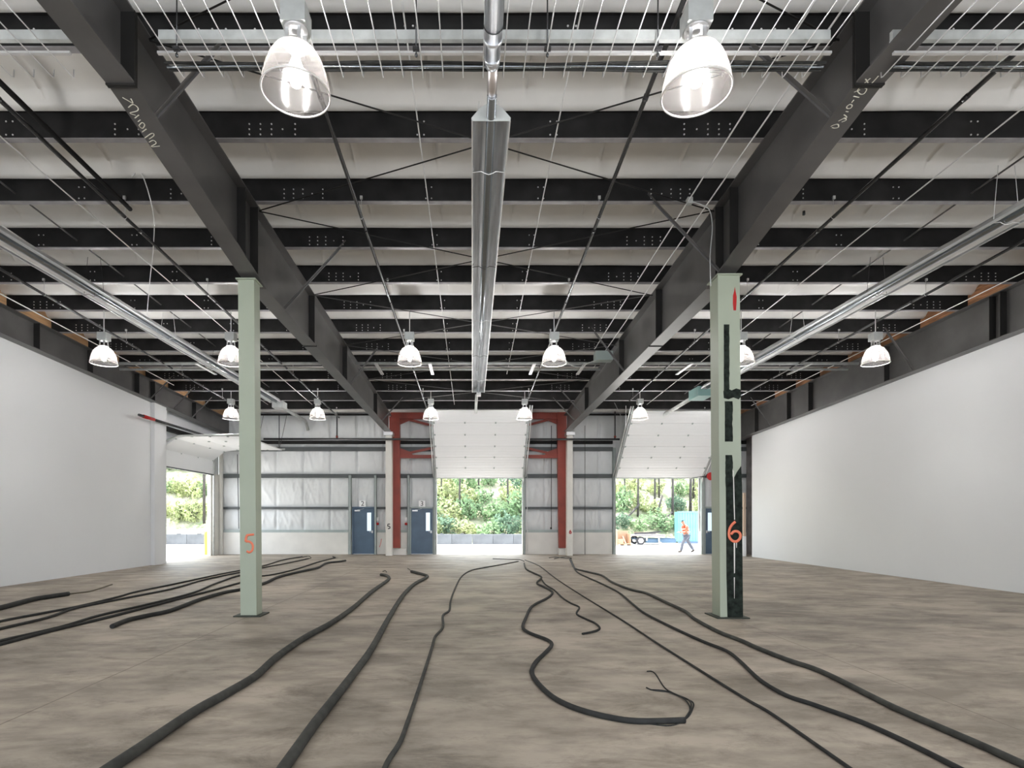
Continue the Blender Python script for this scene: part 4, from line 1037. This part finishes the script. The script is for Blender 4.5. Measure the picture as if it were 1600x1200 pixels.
# flatbed trailer with load
tz = zg(40)
tl = thing('flatbed_trailer', (X_(1020,40), 40, tz), 'flatbed trailer with two wheels outside the right doorway', 'trailer')
tx0, tx1 = X_(988,40), X_(1054,40)
MB().box(tx0, tx1-.8, 39.6, 41.2, tz+.62, tz+.74).build('deck', mat('trailer_deck', (.16,.15,.15), .7), tl)
MB().box(tx0+.2, tx1, 39.9, 40.0, tz+.36, tz+.46).box(tx0+.2, tx1, 40.8, 40.9, tz+.36, tz+.46).build('chassis', mat('trailer_blue', (.03,.07,.12), .5), tl)
MB().box(X_(1008,40), X_(1055,40), 39.8, 41.0, tz+.14, tz+.40).build('underbody', mat('trailer_under_blue', (.05,.10,.16), .6), tl)
for xx in (X_(998,40), X_(998,40)+.0):
    pass
for yy in (39.55, 41.1):
    wx = X_(998.5,40)
    wv = MB(); wv.tube([(wx, yy, tz+.3), (wx, yy+.2, tz+.3)], .30, 20); w_ = wv.build('wheel', M_tyre, tl)
    MB().tube([(wx, yy-.012, tz+.3), (wx, yy+.03, tz+.3)], .17, 16).build('hub', M_plate, w_)
MB().box(X_(1007,40), X_(1009,40), 39.6, 39.65, tz+.3, tz+.64).box(X_(1026,40), X_(1028,40), 39.6, 39.65, tz+.05, tz+.64).build('support_leg', M_galv, tl)
MB().lathe([(0,-.09),(.06,-.07),(.09,0),(.06,.07),(0,.09)], (X_(1029,40), 39.6, tz+.12), 12).build('jockey_wheel', M_plate, tl)
for k in range(5):
    a = Vector((tx0+.1+.05*k, 39.8+.22*k, tz+.80+.03*(k%3))); b = a + Vector((1.9-.1*k, random.uniform(-.1,.1), random.uniform(-.02,.16)))
    MB().bar(a, b, .09, .07).build('scrap_bar', (M_tyre, M_steel, M_wood, M_steel, M_tyre)[k], label=f'length of scrap on the trailer deck, {ORD[k]} from the near side', cat='scrap', group='scrap on the trailer')

# trees and bushes
def leafmat(name, col):
    m = bpy.data.materials.new(name); m.use_nodes = True; nt = m.node_tree; N = nt.nodes; L = nt.links; N.clear()
    out = N.new('ShaderNodeOutputMaterial'); d = N.new('ShaderNodeBsdfDiffuse'); t = N.new('ShaderNodeBsdfTranslucent'); mxs = N.new('ShaderNodeMixShader'); mxs.inputs[0].default_value = .4
    tc = N.new('ShaderNodeTexCoord'); n = N.new('ShaderNodeTexNoise'); n.inputs['Scale'].default_value = 1.6
    r = N.new('ShaderNodeValToRGB'); r.color_ramp.elements[0].position = .35; r.color_ramp.elements[1].position = .65
    r.color_ramp.elements[0].color = (*[c*.6 for c in col], 1); r.color_ramp.elements[1].color = (*[min(1, c*1.5) for c in col], 1)
    L.new(tc.outputs['Object'], n.inputs[0]); L.new(n.outputs[0], r.inputs[0]); L.new(r.outputs[0], d.inputs[0]); L.new(r.outputs[0], t.inputs[0])
    L.new(d.outputs[0], mxs.inputs[1]); L.new(t.outputs[0], mxs.inputs[2]); L.new(mxs.outputs[0], out.inputs[0]); return m
M_leaf = [leafmat('leaf_green', (.22,.32,.18)), leafmat('leaf_yellowgreen', (.38,.42,.23)), leafmat('leaf_dark', (.13,.20,.14))]
def leaves(n, rad, ls, c=(0,0,0), seed=0):
    rn = random.Random(seed); mb = MB()
    for _ in range(n):
        while True:
            p = Vector((rn.uniform(-1,1), rn.uniform(-1,1), rn.uniform(-1,1)))
            if .25 < p.length < 1: break
        p = Vector((c[0]+p.x*rad[0], c[1]+p.y*rad[1], c[2]+p.z*rad[2]))
        p += Vector((noise.noise(p*1.3), noise.noise(p*1.3+Vector((7,0,0))), noise.noise(p*1.3+Vector((0,9,0)))))*rad[0]*.4
        u = Vector((rn.uniform(-1,1), rn.uniform(-1,1), rn.uniform(-1,1))).normalized(); v = u.orthogonal().normalized()
        s_ = ls*rn.uniform(.6,1.3)
        mb.add([p-u*s_, p+v*s_*.5, p+u*s_, p-v*s_*.5], [(0,1,2,3)])
    return mb
def stem_mb(h, r, seed):
    rn = random.Random(seed); mb = MB()
    for k in range(4):
        a = rn.uniform(0, 6.28); mb.tube([(0,0,0), (math.cos(a)*h*.2, math.sin(a)*h*.2, h*.5), (math.cos(a)*h*.35, math.sin(a)*h*.35, h)], [r, r*.7, r*.3], 5)
    return mb
bushes = []
for kind in range(3):
    t = thing('leafy_bush', (0,0,0))
    mb = leaves(650, (1.1,1.0,.8), .13, (0,0,.75), kind+3); me = mb.build('foliage', M_leaf[kind], t)
    stem_mb(1.2, .04, kind).build('stem', M_bark, t)
    bushes.append([t, False])
def put_bush(kind, x, y, sc, lab, grp):
    t, used = bushes[kind]
    o = copy_tree(t) if used else t; bushes[kind][1] = True
    o.location = (x, y, hz(x, y)-.12); o.rotation_euler = (0,0,random.uniform(0,6.28)); o.scale = (sc, sc, sc*random.uniform(.85,1.25))
    tag(o, lab, 'bush', grp)
cn = ['green', 'yellow-green', 'dark green']
k = 0
rb = random.Random(11)
for row in range(4):
    for i in range(6):
        y = 43.6 + row*2.3 + rb.uniform(-.5,.5); x = X_(672 + 30*i + rb.uniform(-8,8), y); kind = rb.choice([0,1,0,1,2])
        put_bush(kind, x, y, rb.uniform(.85,1.35), f'{cn[kind]} bush beyond the centre doorway, {ORD[i]} from left, {ORD[row]} row up the slope', 'bushes beyond the centre doorway')
for row in range(4):
    for i in range(5):
        y = 44.6 + row*2.6 + rb.uniform(-.5,.5); x = X_(965 + 32*i + rb.uniform(-10,10), y); kind = rb.choice([1,0,1,2])
        put_bush(kind, x, y, rb.uniform(.75,1.15), f'{cn[kind]} bush beyond the right doorway, {ORD[i]} from left, {ORD[row]} row up the slope', 'bushes beyond the right doorway')
for row in range(3):
    for i in range(5):
        y = 46 + row*4.0 + rb.uniform(-.5,.5); x = X_(262 + 15*i + rb.uniform(-4,4), y); kind = rb.choice([1,0,1])
        put_bush(kind, x, y, rb.uniform(.7,1.1), f'{cn[kind]} bush beyond the left doorway, {ORD[i]} from left, {ORD[row]} row up the slope', 'bushes beyond the left doorway')
# straight-trunked pines
def make_tree(seed, h, r, foliage=True):
    rn = random.Random(seed); t = thing('pine_tree', (0,0,0))
    pts = [(rn.uniform(-.06,.06)*z, rn.uniform(-.03,.03)*z, z) for z in [0, h*.25, h*.5, h*.75, h]]
    pts = [(0.03*math.sin(z), 0.02*math.cos(z), z) for z in [0, h*.25, h*.5, h*.75, h]]
    MB().tube(pts, [r, r*.85, r*.7, r*.5, r*.2], 8).build('trunk', M_bark, t)
    br_ = MB()
    for k in range(10):
        z = h*(.45+.05*k); a = rn.uniform(0,6.28); L = 1.6*(1-.05*k)
        br_.tube([(0,0,z), (math.cos(a)*L*.5, math.sin(a)*L*.5, z+.15), (math.cos(a)*L, math.sin(a)*L, z-.05)], [.035,.02,.01], 4)
    br_.build('branches', M_bark, t)
    cr_ = MB()
    for k in range(7):
        z = h*(.62+.06*k); w_ = 1.3*(1-.08*k)
        sub = leaves(90, (w_, w_, .5), .12, (rn.uniform(-.3,.3), rn.uniform(-.3,.3), z), seed*10+k); cr_.add(sub.v, sub.f)
    cr_.build('foliage', M_leaf[seed % 2], t)
    return t
protos = [make_tree(1, 9, .10), make_tree(2, 10, .125), make_tree(4, 8, .08)]; usedt = [False]*3
trees = [(976,47,2,'leftmost'), (997,46,0,'second from the left'), (1023,47,0,'third from the left'), (1030,49,2,'fourth from the left'), (1051,46,1,'fifth from the left'), (1079,47,1,'sixth from the left'), (1084,49,0,'rightmost')]
for px, y, kd, lab in trees:
    o = copy_tree(protos[kd]) if usedt[kd] else protos[kd]; usedt[kd] = True
    x = X_(px, y); o.location = (x, y, hz(x, y)-.2); o.rotation_euler = (0,0,rb.uniform(0,6))
    tag(o, f'straight dark tree trunk with light crown beyond the right doorway, {lab}', 'tree', 'trees beyond the right doorway')
for px, y, kd, lab in [(690,48,2,'leftmost'), (718.5,46,0,'second from the left'), (748,49,0,'third from the left'), (793.5,46,0,'rightmost')]:
    o = copy_tree(protos[kd]); x = X_(px, y); o.location = (x, y, hz(x, y)-.2); o.rotation_euler = (0,0,rb.uniform(0,6))
    tag(o, f'slim grey tree among the bushes beyond the centre doorway, {lab}', 'tree', 'trees beyond the centre doorway')
for a, b, lab in (((965,822,46),(996,788,46.5),'left'), ((1022,826,45.5),(1046,800,45.8),'right'), ((1024,800,46),(1031,775,46.4),'middle')):
    MB().tube([(X_(a[0],a[2]),a[2]-.6,Z_(a[1],a[2])),(X_(b[0],b[2]),b[2]-.6,Z_(b[1],b[2]))], .08, 6).build('fallen_trunk', M_bark, label=f'leaning fallen trunk on the slope beyond the right doorway, {lab} one', cat='trunk', group='fallen trunks on the slope')

# ------------------------------------------------------------------ person
def person():
    Yp = 27.4; g = zg(Yp); s_ = 1.0
    x0 = X_(1072, Yp)
    t = thing('person', (x0, Yp, g), 'person in an orange hi-vis vest and dark cap walking left outside the right doorway', 'person')
    M_skin = mat('skin', (.36,.2,.14), .5); M_vest = mat('hi_vis_orange', (.45,.05,.015), .8); M_jean = mat('denim', (.09,.10,.13), .8, 0, 20, .2)
    M_boot = mat('boots', (.05,.042,.038), .7); M_cap = mat('cap_dark', (.015,.015,.018), .9); M_strip = mat('reflective_strip', (.85,.85,.6), .4); M_shirt = mat('shirt_light', (.42,.12,.07), .8)
    def sk(name, verts, edges, radii, m, parent=t, root=0, sub=2):
        me = bpy.data.meshes.new(name); me.from_pydata([Vector(v) for v in verts], edges, [])
        o = bpy.data.objects.new(name, me); C.objects.link(o); o.parent = parent
        md = o.modifiers.new('skin', 'SKIN'); md.use_smooth_shade = True
        if not me.skin_vertices: pass
        sv = me.skin_vertices[0].data if me.skin_vertices else None
        if sv is None:
            bpy.context.view_layer.objects.active = o
            bpy.ops.mesh.customdata_skin_add(); sv = me.skin_vertices[0].data
        for i, r in enumerate(radii):
            sv[i].radius = (r, r) if not isinstance(r, tuple) else r; sv[i].use_root = (i == root)
        sb_ = o.modifiers.new('sub', 'SUBSURF'); sb_.levels = sub; sb_.render_levels = sub
        me.materials.append(m); return o
    # walking towards -x; local metres, x forward = -x
    hip = (0.02, 0, .86); chest = (-.05, 0, 1.22); neck = (-.10, 0, 1.38); head = (-.16, 0, 1.47); crown = (-.17, 0, 1.57)
    V = [hip, (-.01,0,1.02), chest, neck, head, crown,
         (-.07,-.17,1.31), (-.02,-.23,1.06), (-.24,-.20,1.00), (-.31,-.17,1.02),
         (-.05,.17,1.31), (.0,.22,1.06), (-.20,.18,.98), (-.27,.15,1.00),
         (0.0,-.09,.82), (-.21,-.10,.47), (-.29,-.10,.10),
         (0.03,.09,.82), (.18,.10,.46), (.40,.10,.14)]
    E = [(0,1),(1,2),(2,3),(3,4),(4,5),(2,6),(6,7),(7,8),(8,9),(2,10),(10,11),(11,12),(12,13),(0,14),(14,15),(15,16),(0,17),(17,18),(18,19)]
    R = [.13,.13,.15,.055,.085,.075,.06,.05,.038,.03,.06,.05,.038,.03,.095,.062,.045,.095,.062,.045]
    sk('body', V, E, R, M_skin)
    # hands with five fingers
    for hx_, hy, hz_, sy in ((-.31,-.17,1.02,-1), (-.27,.15,1.00,1)):
        vs = [(hx_,hy,hz_), (hx_-.06,hy,hz_+.005)]; es = [(0,1)]; rs = [.024,.028]
        for fi in range(4):
            oy = (fi-1.5)*.018; L = (.07,.08,.075,.06)[fi]; b0 = len(vs)
            vs += [(hx_-.08, hy+oy, hz_+.005), (hx_-.08-L*.5, hy+oy, hz_-.005), (hx_-.08-L*.8, hy+oy, hz_-.03)]
            es += [(1,b0),(b0,b0+1),(b0+1,b0+2)]; rs += [.009,.008,.007]
        b0 = len(vs); vs += [(hx_-.03, hy-sy*.03, hz_+.01), (hx_-.065, hy-sy*.045, hz_+.005)]; es += [(0,b0),(b0,b0+1)]; rs += [.010,.008]
        sk('hand', vs, es, rs, M_skin, sub=1)
    sk('vest', [(0.01,0,.88),(-.01,0,1.02),(-.05,0,1.2),(-.075,0,1.31),(-.07,-.13,1.30),(-.07,.13,1.30)], [(0,1),(1,2),(2,3),(3,4),(3,5)], [.165,.16,.18,.12,.085,.085], M_vest)
    sk('sleeve', [(-.07,-.17,1.31),(-.02,-.235,1.07),(-.16,-.21,1.02)], [(0,1),(1,2)], [.075,.06,.05], M_shirt)
    sk('sleeve', [(-.05,.17,1.31),(.0,.225,1.07),(-.12,.20,1.0)], [(0,1),(1,2)], [.075,.06,.05], M_shirt)
    sk('trousers', [(0.02,0,.88),(0.0,-.09,.80),(-.21,-.10,.47),(-.285,-.10,.09),(0.03,.09,.80),(.18,.10,.46),(.395,.10,.13)], [(0,1),(1,2),(2,3),(0,4),(4,5),(5,6)], [.15,.115,.085,.075,.115,.085,.075], M_jean)
    sk('boot', [(-.28,-.10,.14),(-.29,-.10,.06),(-.38,-.10,.05),(-.46,-.10,.05)], [(0,1),(1,2),(2,3)], [.075,.062,.055,.042], M_boot, sub=1)
    sk('boot', [(.40,.10,.16),(.42,.10,.09),(.34,.10,.055),(.26,.10,.035)], [(0,1),(1,2),(2,3)], [.075,.062,.055,.042], M_boot, sub=1)
    cap = sk('cap', [(-.155,0,1.56),(-.17,0,1.60)], [(0,1)], [.088,.07], M_cap)
    MB().bar(Vector((x0-.17, Yp, g+1.575)), Vector((x0-.32, Yp, g+1.545)), .13, .012).build('cap_brim', M_cap, t)
    for zz_ in (1.02, 1.16):
        r = MB(); xc = x0-.01 - (zz_-1.02)*.25
        r.tube([(xc+.185*math.cos(a*math.pi/10), Yp+.185*math.sin(a*math.pi/10), g+zz_) for a in range(21)], .022, 6, caps=False, flat=(.4,.4,1)); r.build('reflective_band', M_strip, t)
    # face: nose, ear, eye
    MB().lathe([(0,-.03),(.014,-.02),(.012,0),(0,.03)], (x0-.25, Yp, g+1.49), 8).build('nose', M_skin, t)
    for sy in (-1, 1):
        MB().lathe([(0,-.03),(.012,-.02),(.014,.01),(0,.03)], (x0-.15, Yp+sy*.082, g+1.49), 8).build('ear', M_skin, t)
        MB().lathe([(0,-.01),(.01,0),(0,.01)], (x0-.228, Yp+sy*.035, g+1.515), 8).build('eye', M_cap, t)
    MB().box(x0-.244, x0-.228, Yp-.025, Yp+.025, g+1.447, g+1.455).build('mouth', M_redb, t)
    return t
person()
